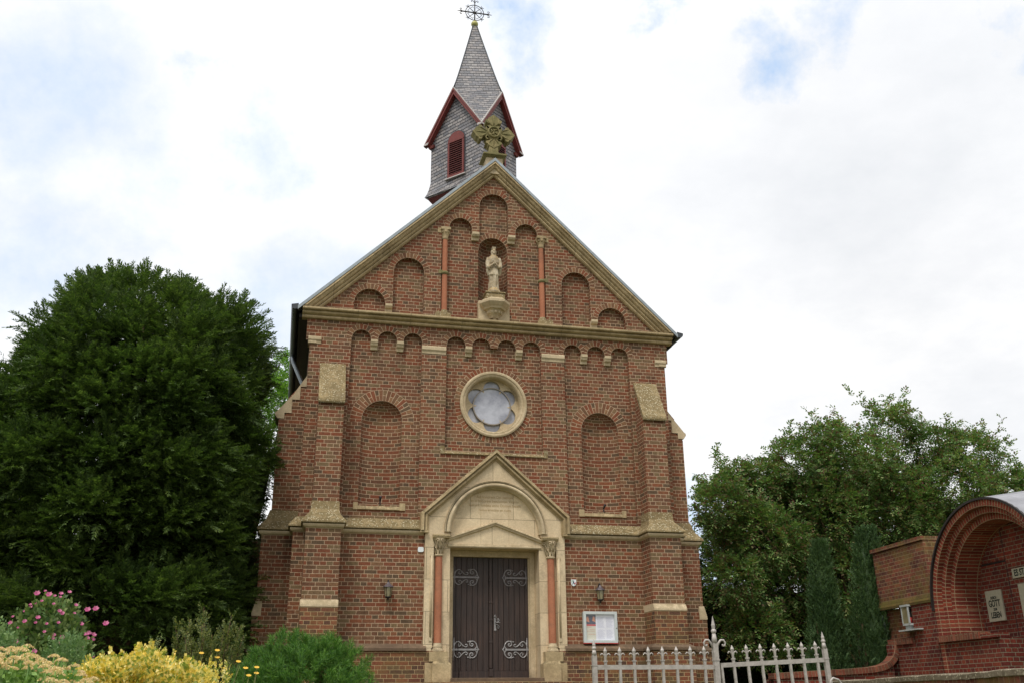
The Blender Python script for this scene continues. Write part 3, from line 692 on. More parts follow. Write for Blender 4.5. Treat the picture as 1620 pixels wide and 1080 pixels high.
def church_stone():
    # cornice
    pr = [(.0, 9.40), (-.055, 9.402), (-.075, 9.425), (-.07, 9.452), (-.045, 9.462), (-.05, 9.475), (-.09, 9.482), (-.125, 9.50), (-.14, 9.53), (-.12, 9.548), (-.12, 9.552), (-.185, 9.556), (-.20, 9.575), (-.20, 9.612), (-.015, 9.68), (.10, 9.685), (.10, 9.40)]
    c = MB().extrude(pr, 'x', -4.235, 4.235); c.build('cornice', 'stone_joint', CHP)
    # raking coping: each profile point runs parallel to the verge, mitred at the apex
    cp_ = [(.0, -.20), (.06, -.21), (.07, -.175), (.09, -.165), (.125, -.165), (.15, -.15), (.165, -.115), (.175, -.10), (.18, -.115), (.215, -.11), (.24, -.085), (.25, -.055), (.255, -.04), (.262, -.07), (.30, -.075), (.335, -.05), (.342, .0), (.345, .02)]
    mb = MB(); zb = 9.63; L = math.sqrt(1+S_*S_)
    for k in range(len(cp_)-1):
        (n0, y0), (n1, y1) = cp_[k], cp_[k+1]
        x0, x1 = (ZR-n0-zb)/S_, (ZR-n1-zb)/S_
        q = [(0, y0, ZR-n0), (x0, y0, zb), (x1, y1, zb), (0, y1, ZR-n1)]
        mb.face(q, (0, -1, -.2), uv=[(0, n0), (x0*L, n0), (x1*L, n1), (0, n1)])
    mb.face([(0, -.165, ZR), (x0*0+(ZR-zb)/S_, -.165, zb), ((ZR-zb)/S_, .3, zb), (0, .3, ZR)], (.5, 0, 1))
    mb.mirror(); mb.build('gable_coping', 'stone_joint', CHP)
    # roof
    for s in (1, -1):
        m_ = MB(); xe = 4.33
        z0, z1 = ZR+.012, ZR+.075
        m_.extrude([(0, z0), (xe, z0-S_*xe), (xe, z1-S_*xe), (0, z1)], 'y', -.185, 14.3)
        (m_ if s > 0 else mirr(m_)).build('roof', 'slate', CHP)
        m_ = MB().extrude([(0, ZR+.002), (xe+.01, ZR+.002-S_*(xe+.01)), (xe+.01, ZR+.085-S_*(xe+.01)), (0, ZR+.085)], 'y', -.215, -.186)
        (m_ if s > 0 else mirr(m_)).build('verge_flashing', 'zinc', CHP)
        m_ = MB().box(4.0, 4.30, .0, 14, 9.42, 9.50); m_.box(4.26, 4.30, .1, 14.2, 9.40, 9.62)
        (m_ if s > 0 else mirr(m_)).build('eaves_board', 'iron', CHP)
        # gutter (half round)
        m_ = MB(); n = 8
        for i in range(n):
            a, b = PI+PI*i/n, PI+PI*(i+1)/n
            P = lambda t, y, r=.075: (4.40+r*math.cos(t), y, 9.60+r*math.sin(t))
            m_.face([P(a, -.2), P(b, -.2), P(b, 14.2), P(a, 14.2)], smooth=True)
            m_.face([P(a, -.2, .065), P(b, -.2, .065), P(b, 14.2, .065), P(a, 14.2, .065)], smooth=True)
            m_.face([P(a, -.2), P(b, -.2), (4.40, -.2, 9.6)], (0, -1, 0))
        m_.face([(4.325, -.2, 9.6), (4.475, -.2, 9.6), (4.475, -.2, 9.63), (4.325, -.2, 9.66)], (0, -1, 0))
        g = (m_ if s > 0 else mirr(m_)).build('gutter', 'zinc_dark', CHP)
        m_ = MB().tube([(4.40, 2.9, 9.53), (4.38, 2.9, 9.40), (4.12, 2.6, 8.75), (4.10, 2.6, 8.6), (4.10, 2.6, 2.4)], .05, 10)
        (m_ if s > 0 else mirr(m_)).build('downpipe', 'zinc', g)
    # roundel surround
    prof = [(.752, .085), (.75, .06), (.72, .045), (.69, .05), (.675, .075), (.66, .07), (.635, .085), (.618, .12), (.61, .18), (.606, .275)]
    mb = MB(); n = 56
    for i in range(n):
        a, b = 2*PI*i/n, 2*PI*(i+1)/n
        for k in range(len(prof)-1):
            (r0, y0), (r1, y1) = prof[k], prof[k+1]
            mb.face([(r0*math.cos(a), y0, 7.745+r0*math.sin(a)), (r0*math.cos(b), y0, 7.745+r0*math.sin(b)), (r1*math.cos(b), y1, 7.745+r1*math.sin(b)), (r1*math.cos(a), y1, 7.745+r1*math.sin(a))],
                    (-math.cos(a), -3, -math.sin(a)), smooth=False)
    rw = mb.build('round_window', 'stone', CHP)
    # six-lobed tracery: disc with lobed opening
    hole = []
    lob, dist, r = 6, .400, .192
    for k in range(6):
        a = PI/2+k*PI/3
        cxk, czk = dist*math.cos(a), dist*math.sin(a)
        for j in range(13):
            t = a-R(118)+R(236)*j/12
            px, pz = cxk+r*math.cos(t), czk+r*math.sin(t)
            hole.append((px, 7.745+pz))
    mb = MB().plate(arcpts(0, 7.745, .62, 0, 2*PI, 48)[:-1], [hole], .27, .06)
    mb.build('tracery', 'stone', rw)
    mb = MB(); mb.face([(x, .325, z) for x, z in arcpts(0, 7.745, .62, 0, 2*PI, 36)[:-1]], (0, -1, 0)); mb.build('glass', 'glass', rw)
    mb = MB(); n = 40
    for i in range(n):
        a, b = 2*PI*i/n, 2*PI*(i+1)/n
        for k, (p, q) in enumerate((((.432, .33), (.432, .245)), ((.432, .245), (.408, .245)), ((.408, .245), (.408, .285)))):
            mb.face([(p[0]*math.cos(a), p[1], 7.745+p[0]*math.sin(a)), (p[0]*math.cos(b), p[1], 7.745+p[0]*math.sin(b)), (q[0]*math.cos(b), q[1], 7.745+q[0]*math.sin(b)), (q[0]*math.cos(a), q[1], 7.745+q[0]*math.sin(a))])
    mb.build('ring_bar', 'ringgrey', rw)
    mb = MB(); mb.face([(x, .275, z) for x, z in arcpts(0, 7.745, .41, 0, 2*PI, 36)[:-1]], (0, -1, 0)); mb.build('centre_pane', 'glass', rw)
    # sill under the roundel
    mb = MB().extrude([(.1, 6.555), (-.015, 6.555), (-.035, 6.565), (-.035, 6.575), (.075, 6.725), (.1, 6.735)], 'x', -1.09, 1.09)
    mb.box(-1.18, -1.088, -.02, .1, 6.56, 6.73); mb.box(1.088, 1.18, -.02, .1, 6.56, 6.73)
    mb.build('window_sill', 'stone_moss', CHP)
    # console for the statue
    mb = MB().box(-.36, .36, -.008, .12, 9.66, 10.14)
    co = mb.build('statue_console', 'stone', CHP)
    def octa(r, z, sy_=.95): return [(r, 0.12, z), (r, -.12*sy_*r/.34, z), (r*.5, -.36*sy_*r/.34, z), (-r*.5, -.36*sy_*r/.34, z), (-r, -.12*sy_*r/.34, z), (-r, .12, z)]
    mb = MB(); lv = [(.10, 9.70), (.12, 9.75), (.16, 9.80), (.175, 9.86), (.20, 9.885), (.24, 9.895), (.26, 9.93), (.29, 9.955), (.33, 10.0), (.345, 10.02), (.345, 10.075), (.31, 10.10), (.25, 10.15), (.20, 10.16)]
    for k in range(len(lv)-1):
        A, B = octa(*lv[k]), octa(*lv[k+1])
        for i in range(5):
            q = [Vector(A[i]), Vector(A[i+1]), Vector(B[i+1]), Vector(B[i])]; c = sum(q, Vector())/4
            mb.face(q, (c.x, c.y-.1, -.001))
    mb.face(octa(*lv[0]), (0, 0, -1)); mb.face(octa(*lv[-1]), (0, 0, 1))
    mb.lathe([(0, 9.64), (.03, 9.645), (.05, 9.67), (.045, 9.70), (.09, 9.73)], (0, -.04, 0), 12)
    for k in range(7):
        a = PI+PI*k/6; mb.sphere((.15*math.cos(a), -.02+.15*math.sin(a), 9.83), .038, 7, 5, sz=1.2)
    mb.build('bracket', 'stone', co)
    mb = MB(); mb.hexa([(-.22, -.20, 10.14), (.22, -.20, 10.14), (.22, .2, 10.14), (-.22, .2, 10.14)], [(-.215, -.19, 10.27), (.215, -.19, 10.27), (.215, .2, 10.27), (-.215, .2, 10.27)])
    mb.hexa([(-.235, -.21, 10.27), (.235, -.21, 10.27), (.235, .2, 10.27), (-.235, .2, 10.27)], [(-.235, -.21, 10.31), (.235, -.21, 10.31), (.235, .2, 10.31), (-.235, .2, 10.31)])
    mb.build('pedestal', 'stone_moss', co, bevel=.012)
    # foliate stone cross on the apex
    pl = MB().box(-.20, .20, -.12, .28, 13.40, 13.86); fn = pl.build('gable_cross', 'stone', CHP)
    mb = MB(); mb.hexa([(-.20, -.13, 13.83), (.20, -.13, 13.83), (.20, .29, 13.83), (-.20, .29, 13.83)], [(-.285, -.21, 13.88), (.285, -.21, 13.88), (.285, .37, 13.88), (-.285, .37, 13.88)])
    mb.hexa([(-.285, -.21, 13.88), (.285, -.21, 13.88), (.285, .37, 13.88), (-.285, .37, 13.88)], [(-.285, -.21, 13.92), (.285, -.21, 13.92), (.285, .37, 13.92), (-.285, .37, 13.92)])
    mb.hexa([(-.26, -.18, 13.92), (.26, -.18, 13.92), (.26, .34, 13.92), (-.26, .34, 13.92)], [(-.15, -.09, 14.0), (.15, -.09, 14.0), (.15, .25, 14.0), (-.15, .25, 14.0)])
    mb.build('base', 'stone_green', fn)
    arm = [(.10, .15), (.17, .19), (.21, .13), (.20, .085), (.26, .10), (.30, .19), (.36, .205), (.385, .15), (.43, .13), (.465, .07), (.525, 0)]
    outl = []
    for k in range(4):
        a = PI/2-k*PI/2
        ln = 1.0 if k != 2 else .80
        ptsA = [(r*ln, -t) for r, t in arm[::1]]; ptsB = [(r*ln, t) for r, t in arm[:-1]][::-1]
        loc = [(r, -t) for r, t in arm[:-1]]; loc = [(r*ln, t) for r, t in arm[:-1]] + [(arm[-1][0]*ln, 0)] + [(r*ln, -t) for r, t in arm[:-1]][::-1]
        for r_, t_ in loc:
            outl.append((r_*math.cos(a)-t_*math.sin(a)*1.0, 14.57+r_*math.sin(a)+t_*math.cos(a)))
    mb = MB().extrude(outl, 'y', -.05, .21)
    mb.build('cross_head', 'stone_green', fn, bevel=.018)
    mb = MB(); mb.hexa([(-.125, -.04, 13.98), (.125, -.04, 13.98), (.125, .2, 13.98), (-.125, .2, 13.98)], [(-.085, -.03, 14.45), (.085, -.03, 14.45), (.085, .19, 14.45), (-.085, .19, 14.45)])
    mb.build('stem', 'stone_green', fn, bevel=.01)
    mb = MB()
    for i in range(32):
        a, b = 2*PI*i/32, 2*PI*(i+1)/32
        pr = [(.155, -.05), (.155, -.095), (.135, -.11), (.115, -.095), (.115, -.065), (.0, -.065)]
        for k in range(len(pr)-1):
            q = [(pr[k][0]*math.cos(a), pr[k][1], 14.58+pr[k][0]*math.sin(a)), (pr[k][0]*math.cos(b), pr[k][1], 14.58+pr[k][0]*math.sin(b)), (pr[k+1][0]*math.cos(b), pr[k+1][1], 14.58+pr[k+1][0]*math.sin(b)), (pr[k+1][0]*math.cos(a), pr[k+1][1], 14.58+pr[k+1][0]*math.sin(a))]
            if k == len(pr)-2: q = q[:3]
            mb.face(q, (0, -1, 0) if k else (math.cos(a), 0, math.sin(a)))
    for k in range(4):
        a = PI/4+k*PI/2; mb.tube([(0, -.07, 14.58), (.06*math.cos(a+.4), -.085, 14.58+.06*math.sin(a+.4)), (.105*math.cos(a), -.075, 14.58+.105*math.sin(a))], .016, 6)
        mb.sphere((.065*math.cos(a+PI/4), -.07, 14.58+.065*math.sin(a+PI/4)), .022, 6, 5)
    # leaf ribs on the arms
    for k in range(4):
        a = PI/2-k*PI/2; ln = 1 if k != 2 else .8
        for da in (-.38, 0, .38):
            mb.tube([(.19*math.cos(a+da*.5), -.045, 14.58+.19*math.sin(a+da*.5)), (.30*ln*math.cos(a+da), -.06, 14.57+.30*ln*math.sin(a+da)), ((.40 if da else .47)*ln*math.cos(a+da*.9), -.045, 14.57+(.40 if da else .47)*ln*math.sin(a+da*.9))], .018, 5, r_end=.008)
    mb.build('medallion', 'stone_green', fn)
church_stone()

def bell_turret():
    X0, Y0, TH = .06, 2.87, -.04
    def D(a): return Vector((math.sin(TH+a), -math.cos(TH+a), 0))     # a=0: the corner facing the front
    C0 = Vector((X0, Y0, 0)); s, so, zk, ze = .835, .946, 17.36, 15.91
    q2 = math.sqrt(2)
    def P(a, r, z): return C0+D(a)*r+Vector((0, 0, z))
    T = MB()
    cor = [k*PI/2 for k in range(4)]
    # lower stage under the skirt, flared skirt, walls with gable tops
    for k in range(4):
        a, b = cor[k], cor[k]+PI/2; fa = a+PI/4; n = D(fa)
        T.face([P(a, .79*q2, 11.9), P(b, .79*q2, 11.9), P(b, .79*q2, 14.2), P(a, .79*q2, 14.2)], n)
        rows = [(14.25, .945), (14.36, .90), (14.52, .862), (14.70, s)]
        for i in range(3): T.face([P(a, rows[i][1]*q2, rows[i][0]), P(b, rows[i][1]*q2, rows[i][0]), P(b, rows[i+1][1]*q2, rows[i+1][0]), P(a, rows[i+1][1]*q2, rows[i+1][0])], n)
        T.face([P(a, .945*q2, 14.25), P(b, .945*q2, 14.25), P(b, .79*q2, 14.17), P(a, .79*q2, 14.17)], (0, 0, -1))
        zt = ze+.0
        T.face([P(a, s*q2, 14.70), P(b, s*q2, 14.70), P(b, s*q2, ze+.06), P(fa, s, zk-.12), P(a, s*q2, ze+.06)], n)
    tu = T.build('bell_turret', 'slate', CHP)
    m_ = MB()
    for k in range(4):
        a, b = cor[k], cor[k]+PI/2; n = D(a+PI/4)
        m_.face([P(a, .80*q2, 14.08), P(b, .80*q2, 14.08), P(b, .90*q2, 14.235), P(a, .90*q2, 14.235)], n-Vector((0, 0, .5)))
    m_.build('skirt_fascia', 'red_dark', tu)
    # helm roof between the four gables
    m_ = MB(); rt = .055
    lev = [(20.0, .055)] + [(17.36+(20.0-17.36)*t, .669+(.055-.669)*(t**.93)) for t in (.9, .8, .7, .6, .5, .4, .3, .2, .1)] + [(17.36, .669)]
    for k in range(4):
        ca = cor[k]; n = D(ca)
        for i in range(len(lev)-1):
            (z0, c0), (z1, c1) = lev[i], lev[i+1]
            m_.face([P(ca-PI/4, c0*q2, z0), P(ca+PI/4, c0*q2, z0), P(ca+PI/4, c1*q2, z1), P(ca-PI/4, c1*q2, z1)], n)
        A, B, V = P(ca-PI/4, so, zk), P(ca+PI/4, so, zk), P(ca, so*q2, ze)
        nn = 6
        for i in range(nn):
            t0, t1 = i/nn, (i+1)/nn
            a0, b0, a1, b1 = A.lerp(V, t0), B.lerp(V, t0), A.lerp(V, t1), B.lerp(V, t1)
            q = [a0, b0, b1, a1] if i < nn-1 else [a0, b0, V]
            m_.face(q, n+Vector((0, 0, .3)))
    sp = m_.build('spire', 'slate', tu)
    # ridge battens on the four arrises
    for k in range(4):
        a = cor[k]+PI/4
        m_ = MB().tube([P(a, c*q2+.004, z) for z, c in lev], .016, 5); m_.build('hip_flashing', 'zinc_dark', sp)
    # barge boards with little kneelers
    for k in range(4):
        fa = cor[k]+PI/4; n = D(fa); tdir = Vector((n.y*-1, n.x, 0))
        for sg in (1, -1):
            pk = C0+n*so+Vector((0, 0, zk)); ev = C0+n*so+tdir*sg*(so+.05)+Vector((0, 0, ze-.075))
            dv = (ev-pk).normalized(); perp = Vector((0, 0, -1))*.17
            def slab(o0, o1, d0, d1, nm, mat):
                m2 = MB()
                a0 = pk+n*o0; b0 = ev+n*o0; off = n*(o1-o0)
                lo = [a0+Vector((0, 0, -d1)), b0+Vector((0, 0, -d1)), b0+Vector((0, 0, -d1))+off, a0+Vector((0, 0, -d1))+off]
                hi = [a0+Vector((0, 0, -d0)), b0+Vector((0, 0, -d0)), b0+Vector((0, 0, -d0))+off, a0+Vector((0, 0, -d0))+off]
                m2.hexa(lo, hi); return m2.build(nm, mat, tu)
            xe_, ze_ = so+.05, ze-.075; ms = (zk-ze_)/xe_
            for nm_, o0, o1, t0, t1 in (('barge_board', -.02, .014, .012, .205), ('barge_moulding', .014, .034, .02, .09), ('barge_soffit', -.11, -.02, .20, .225)):
                zc_ = ze_-.01; pa = [(0, zk-t0), ((zk-t0-zc_)/ms, zc_), ((zk-t1-zc_)/ms, zc_), (0, zk-t1)]
                m2 = MB(); B3 = lambda q, o: C0+n*(so+o)+tdir*sg*q[0]+Vector((0, 0, q[1]))
                m2.hexa([B3(q, o0) for q in pa], [B3(q, o1) for q in pa]); m2.build(nm_, 'red', tu)
            slab(-.11, .03, -.03, .012, 'verge_flashing', 'oldwhite')
        # corner kneeler
        cpt = P(cor[k], s*q2+.02, ze-.07)
        m2 = MB(); d0, d1 = D(cor[k]+PI/4), D(cor[k]-PI/4)
        ctr = P(cor[k], s*q2, ze-.10)
        a = ctr-d0*.14-d1*.14; b = ctr+d0*.07-d1*.14; c = ctr+d0*.07+d1*.07; d = ctr-d0*.14+d1*.07
        up = Vector((0, 0, .13))
        lo = [ctr+(v-ctr)*.7+Vector((0, 0, -.05)) for v in (a, b, c, d)]
        m2.hexa(lo, [v+Vector((0, 0, .025)) for v in (a, b, c, d)]); m2.build('kneeler', 'red', tu)
    # louvred openings
    for k in range(4):
        fa = cor[k]+PI/4; n = D(fa); td = Vector((-n.y, n.x, 0)); base = C0+n*s
        if td.x < 0: td = -td
        def Q(u, z, o=0): return base+td*u+n*o+Vector((0, 0, z))
        hw, z0, zs = .27, 14.64, 15.73; cu = .04 if n.x < 0 else .0
        out = [(cu-hw, z0), (cu+hw, z0), (cu+hw, zs)] + [(cu+hw*math.cos(t), zs+hw*math.sin(t)) for t in [PI*i/14 for i in range(1, 14)]] + [(cu-hw, zs)]
        inn = [(cu+(u-cu)*.83, z0+.05+(z-z0)*.94 if z < zs+.01 else zs+(z-zs)*.83+.0) for u, z in out]
        inn = [(u, min(z, zs+.0)) for u, z in inn]
        m2 = MB(); nn = len(out)
        def slabpoly(mb, poly, o0, o1):
            tri = tessellate_polygon([[Vector((p[0], p[1], 0)) for p in poly]])
            for t3 in tri: mb.face([Q(*poly[i], o1) for i in t3], n)
            for i in range(len(poly)):
                p, q = poly[i], poly[(i+1) % len(poly)]
                mb.face([Q(*p, o0), Q(*q, o0), Q(*q, o1), Q(*p, o1)], td*(q[1]-p[1])+Vector((0, 0, -(q[0]-p[0]))))
        big = [(cu+(u-cu)*1.12, z0-.01 if z == z0 else (z if z <= zs else zs+(z-zs)*1.12)) for u, z in out]
        slabpoly(m2, big, -.02, .012); lf = m2.build('belfry_louvre', 'zinc_dark', tu)
        m2 = MB()
        # frame: jambs, head and tympanum
        for a_, b_ in ((cu-hw, cu-hw*.8), (cu+hw*.8, cu+hw)):
            m2.hexa([Q(a_, z0, .012), Q(b_, z0, .012), Q(b_, z0, .045), Q(a_, z0, .045)], [Q(a_, zs, .012), Q(b_, zs, .012), Q(b_, zs, .045), Q(a_, zs, .045)])
        m2.hexa([Q(cu-hw*.8, z0, .012), Q(cu+hw*.8, z0, .012), Q(cu+hw*.8, z0, .045), Q(cu-hw*.8, z0, .045)], [Q(cu-hw*.8, z0+.06, .012), Q(cu+hw*.8, z0+.06, .012), Q(cu+hw*.8, z0+.06, .045), Q(cu-hw*.8, z0+.06, .045)])
        hd = [(cu-hw, zs-.02), (cu+hw, zs-.02), (cu+hw, zs)] + [(cu+hw*math.cos(t), zs+hw*math.sin(t)) for t in [PI*i/14 for i in range(1, 14)]] + [(cu-hw, zs)]
        slabpoly(m2, hd, .012, .035)
        m2.hexa([Q(cu-hw, zs-.04, .012), Q(cu+hw, zs-.04, .012), Q(cu+hw, zs-.04, .05), Q(cu-hw, zs-.04, .05)], [Q(cu-hw, zs, .012), Q(cu+hw, zs, .012), Q(cu+hw, zs, .05), Q(cu-hw, zs, .05)])
        m2.build('frame', 'red', lf)
        m2 = MB(); m2.face([Q(cu-hw*.8, z0, .014), Q(cu+hw*.8, z0, .014), Q(cu+hw*.8, zs, .014), Q(cu-hw*.8, zs, .014)], n); m2.build('opening', 'black', lf)  # black sheet paints the unlit inside behind the slats
        m2 = MB(); ns = 15
        for i in range(ns):
            z = z0+.07+(zs-z0-.11)*i/ns
            m2.hexa([Q(cu-hw*.8, z, .045), Q(cu+hw*.8, z, .045), Q(cu+hw*.8, z+.040, .015), Q(cu-hw*.8, z+.040, .015)], [Q(cu-hw*.8, z+.010, .05), Q(cu+hw*.8, z+.010, .05), Q(cu+hw*.8, z+.05, .02), Q(cu-hw*.8, z+.05, .02)])
        m2.build('slats', 'red_dark', lf)
        m2 = MB(); m2.hexa([Q(cu-hw-.07, z0-.05, .0), Q(cu+hw+.07, z0-.05, .0), Q(cu+hw+.07, z0-.05, .075), Q(cu-hw-.07, z0-.05, .075)], [Q(cu-hw-.07, z0+.0, .0), Q(cu+hw+.07, z0, .0), Q(cu+hw+.07, z0-.02, .07), Q(cu-hw-.07, z0-.02, .07)])
        m2.build('sill', 'oldwhite', lf)
    # ball and wrought iron cross
    m2 = MB().sphere((X0, Y0, 20.09), .105, 18, 12, sz=.98); m2.lathe([(.075, 19.93), (.05, 20.0)], (X0, Y0, 0), 12); m2.build('ball', 'gold', sp)
    m2 = MB(); zc = 20.50
    m2.tube([(X0, Y0, 20.15), (X0, Y0, 21.0)], [.022, .014], 7); m2.tube([(X0, Y0, 21.0), (X0, Y0, 21.14)], [.014, .002], 6)
    m2.tube([(X0-.52, Y0, zc), (X0-.40, Y0, zc), (X0+.40, Y0, zc), (X0+.52, Y0, zc)], [.004, .02, .02, .004], 7)
    m2.sphere((X0, Y0, zc), .04, 8, 6)
    rr = .27; m2.tube([(X0+rr*math.cos(t), Y0, zc+rr*math.sin(t)) for t in [2*PI*i/32 for i in range(33)]], .012, 5)
    for k in range(4):
        a = PI/4+k*PI/2; dx, dz = math.cos(a), math.sin(a)
        m2.tube([(X0, Y0, zc), (X0+dx*.34, Y0, zc+dz*.34)], [.014, .005], 5)
        for sg in (1, -1):
            b = a+sg*.55
            m2.tube([(X0+dx*.20, Y0, zc+dz*.20), (X0+math.cos(b)*.22, Y0, zc+math.sin(b)*.22), (X0+math.cos(b)*.17, Y0, zc+math.sin(b)*.17)], .008, 5)
            m2.tube([(X0+dx*.27, Y0, zc+dz*.27), (X0+math.cos(a+sg*.16)*.34, Y0, zc+math.sin(a+sg*.16)*.34)], .008, 5)
        a = k*PI/2
        if k != 3:
            dx, dz = math.cos(a), math.sin(a); px, pz = -dz, dx
            for sg in (1, -1):
                m2.tube([(X0+dx*r_+px*sg*t_, Y0, zc+dz*r_+pz*sg*t_) for r_, t_ in ((.34, 0), (.40, .03), (.44, .07), (.43, .10), (.39, .10), (.385, .075))], .010, 5)
    m2.build('iron_cross', 'iron', sp)
bell_turret()

def sweep_front(mb, path, prof):
    """profile (inward offset, y) along an x-z path; inward = right-hand side of travel"""
    n = len(path); nr = []
    for i in range(n):
        ns = []
        for a, b in ((i-1, i), (i, i+1)):
            if a >= 0 and b < n:
                d = (Vector(path[b])-Vector(path[a])).normalized(); ns.append(Vector((d.y, -d.x)))
        mv = ns[0] if len(ns) == 1 else (ns[0]+ns[1])/max(.2, (ns[0]+ns[1]).dot(ns[0]))
        nr.append(mv)
    L = 0
    for i in range(n-1):
        a, b = Vector(path[i]), Vector(path[i+1]); l = (b-a).length
        for k in range(len(prof)-1):
            (o0, y0), (o1, y1) = prof[k], prof[k+1]
            P = lambda p, m_, o, y: (p.x+m_.x*o, y, p.y+m_.y*o)
            d = (b-a)/l; on = Vector((-d.y, 0, d.x))
            want = on*(y1-y0)*1.0*(-1)*(-1)+Vector((0, -1, 0))*(o1-o0)
            want = Vector((0, -1, 0))*(o1-o0) + on*(y0-y1)
            mb.face([P(a, nr[i], o0, y0), P(b, nr[i+1], o0, y0), P(b, nr[i+1], o1, y1), P(a, nr[i], o1, y1)], want, uv=[(L, o0), (L+l, o0), (L+l, o1), (L, o1)])
        L += l
    return mb

def scroll(mb, pts, o, k, y, r, flip=1, mz=1, flat=.5):
    q = [(o[0]+flip*(px-108)*k, y, o[1]-mz*(pz-195)*k) for px, pz in pts]
    # smooth the drawn curve
    for _ in range(2):
        nq = [q[0]]
        for a, b in zip(q[:-1], q[1:]):
            nq += [tuple(.75*a[i]+.25*b[i] for i in range(3)), tuple(.25*a[i]+.75*b[i] for i in range(3))]
        nq.append(q[-1]); q = nq
    mb.tube(q, r, 6, flat=flat)

def portal():
    mb = MB()
    outer = [(-1.475, 2.62), (-1.475, 5.23), (0, 6.56), (1.475, 5.23), (1.475, 2.62)]
    hole = [(1.295, 2.50), (1.295, 4.83), (.965, 4.83), (.965, 4.89)] + arcpts(0, 4.89, .965, 0, PI, 30)[1:] + [(-.965, 4.83), (-1.295, 4.83), (-1.295, 2.50)]
    outer2 = [(-1.475, 2.62), (-1.475, 5.23), (0, 6.56), (1.475, 5.23), (1.475, 2.62), (1.295, 2.62), (1.295, 4.83), (.965, 4.83)] + arcpts(0, 4.89, .965, 0, PI, 30) + [(-.965, 4.83), (-1.295, 4.83), (-1.295, 2.62)]
    mb.plate(outer2, [], -.12, 0)
    ar = outer2[5:]
    for i in range(len(ar)-1):
        p, q = ar[i], ar[i+1]
        mb.face([(p[0], -.12, p[1]), (q[0], -.12, q[1]), (q[0], .03, q[1]), (p[0], .03, p[1])], (-(p[0])*1.0 if p[1] > 4.9 else (-1 if p[0] > 0 else 1), 0, -.8 if p[1] > 4.9 else 0))
    for s in (1, -1): mb.face([(s*1.475, -.12, 2.6), (s*1.475, -.12, 5.23), (s*1.475, 0, 5.23), (s*1.475, 0, 2.6)], (s, 0, 0)); mb.box(*sorted((s*1.31, s*1.46)), -.115, -.05, 2.3, 2.66)
    po = mb.build('portal', 'stone_lintel', CHP)
    # jamb roll
    for s in (1, -1):
        m2 = MB().tube([(s*1.335, -.125, 2.82), (s*1.335, -.125, 4.40)], .022, 8); m2.box(*sorted((s*1.305, s*1.365)), -.135, -.10, 2.74, 2.83); m2.box(*sorted((s*1.31, s*1.37)), -.14, -.1, 4.39, 4.43)
        m2.build('jamb_roll', 'stone', po)
    # coping of the portal gable
    m2 = MB(); sweep_front(m2, [(-1.58, 4.90), (-1.58, 5.27), (0, 6.66), (1.58, 5.27), (1.58, 4.90)], [(0, .02), (0, -.21), (.02, -.24), (.06, -.245), (.075, -.19), (.085, -.175), (.09, -.20), (.125, -.205), (.145, -.17), (.15, -.14), (.175, -.14), (.18, -.11)])
    for s in (1, -1): m2.box(*sorted((s*1.42, s*1.585)), -.20, .0, 4.86, 4.902)
    m2.build('gable_moulding', 'stone_joint', po)
    # arch moulding
    m2 = MB(); pr = [(1.095, -.118), (1.09, -.165), (1.07, -.178), (1.055, -.14), (1.05, -.16), (1.03, -.195), (1.0, -.205), (.975, -.19), (.96, -.15), (.955, -.11), (.94, -.11), (.93, -.06), (.925, -.01)]
    for i in range(40):
        a, b = PI*i/40, PI*(i+1)/40
        for k in range(len(pr)-1):
            (r0, y0), (r1, y1) = pr[k], pr[k+1]
            m2.face([(r0*math.cos(a), y0, 4.89+r0*math.sin(a)), (r0*math.cos(b), y0, 4.89+r0*math.sin(b)), (r1*math.cos(b), y1, 4.89+r1*math.sin(b)), (r1*math.cos(a), y1, 4.89+r1*math.sin(a))], (-.5*math.cos(a), -1, -.5*math.sin(a)), smooth=True)
    m2.build('arch_moulding', 'stone', po)
    # tympanum and lintel
    m2 = MB().plate([(-1.32, 2.3), (-.94, 2.3), (-.94, 4.60), (.94, 4.60), (.94, 2.3), (1.32, 2.3), (1.32, 5.2), (.8, 5.9), (-.8, 5.9), (-1.32, 5.2)], [], -.015, 0)
    m2.face([(-.94, -.015, 4.6), (.94, -.015, 4.6), (.94, .5, 4.6), (-.94, .5, 4.6)], (0, 0, -1))
    for s in (1, -1): m2.face([(s*.94, -.015, 1.9), (s*.94, -.015, 4.6), (s*.94, .5, 4.6), (s*.94, .5, 1.9)], (-s, 0, 0))
    ty = m2.build('tympanum', 'stone_lintel', po)
    m2 = MB(); sweep_front(m2, [(-1.03, 4.79), (0, 5.15), (1.03, 4.79)], [(0, -.01), (.0, -.065), (.02, -.085), (.035, -.085), (.04, -.06), (.075, -.055), (.085, -.03), (.09, -.01)]); m2.build('pediment_moulding', 'stone', ty)
    m2 = MB().extrude([(.03, 4.598), (-.03, 4.598), (-.045, 4.62), (-.045, 4.64), (-.03, 4.65), (-.03, 4.67), (.03, 4.675)], 'x', -.99, .99); m2.build('lintel_moulding', 'stone', ty)
    lines = [("Ad honorem Dei patroni", 5.66, .062, 1.0), ("et in honorem beatissimae Virginis", 5.575, .062, .95), ("fuerunt fundata anno Domini Sacelli", 5.485, .062, 1.0), ("huius erectio et cura", 5.39, .06, 1.1)]
    for tx, z, sz, sx in lines: text_mesh(tx, sz*1.25, (0, -.0165, z), 'inscr', 'inscription', ty, ext=.0012, sx=sx)
    m2 = MB()
    for x in (-.30, .30): m2.box(x-.0025, x+.0025, -.0165, -.014, 4.68, 5.80 if x < 0 else 5.45)
    m2.build('joint', 'inscr', ty)
    # inner door frame, lintel and step
    m2 = MB()
    for s in (1, -1): m2.box(*sorted((s*.825, s*.938)), .36, .56, 1.9, 4.60); m2.box(*sorted((s*.80, s*.85)), .40, .56, 1.9, 4.60)
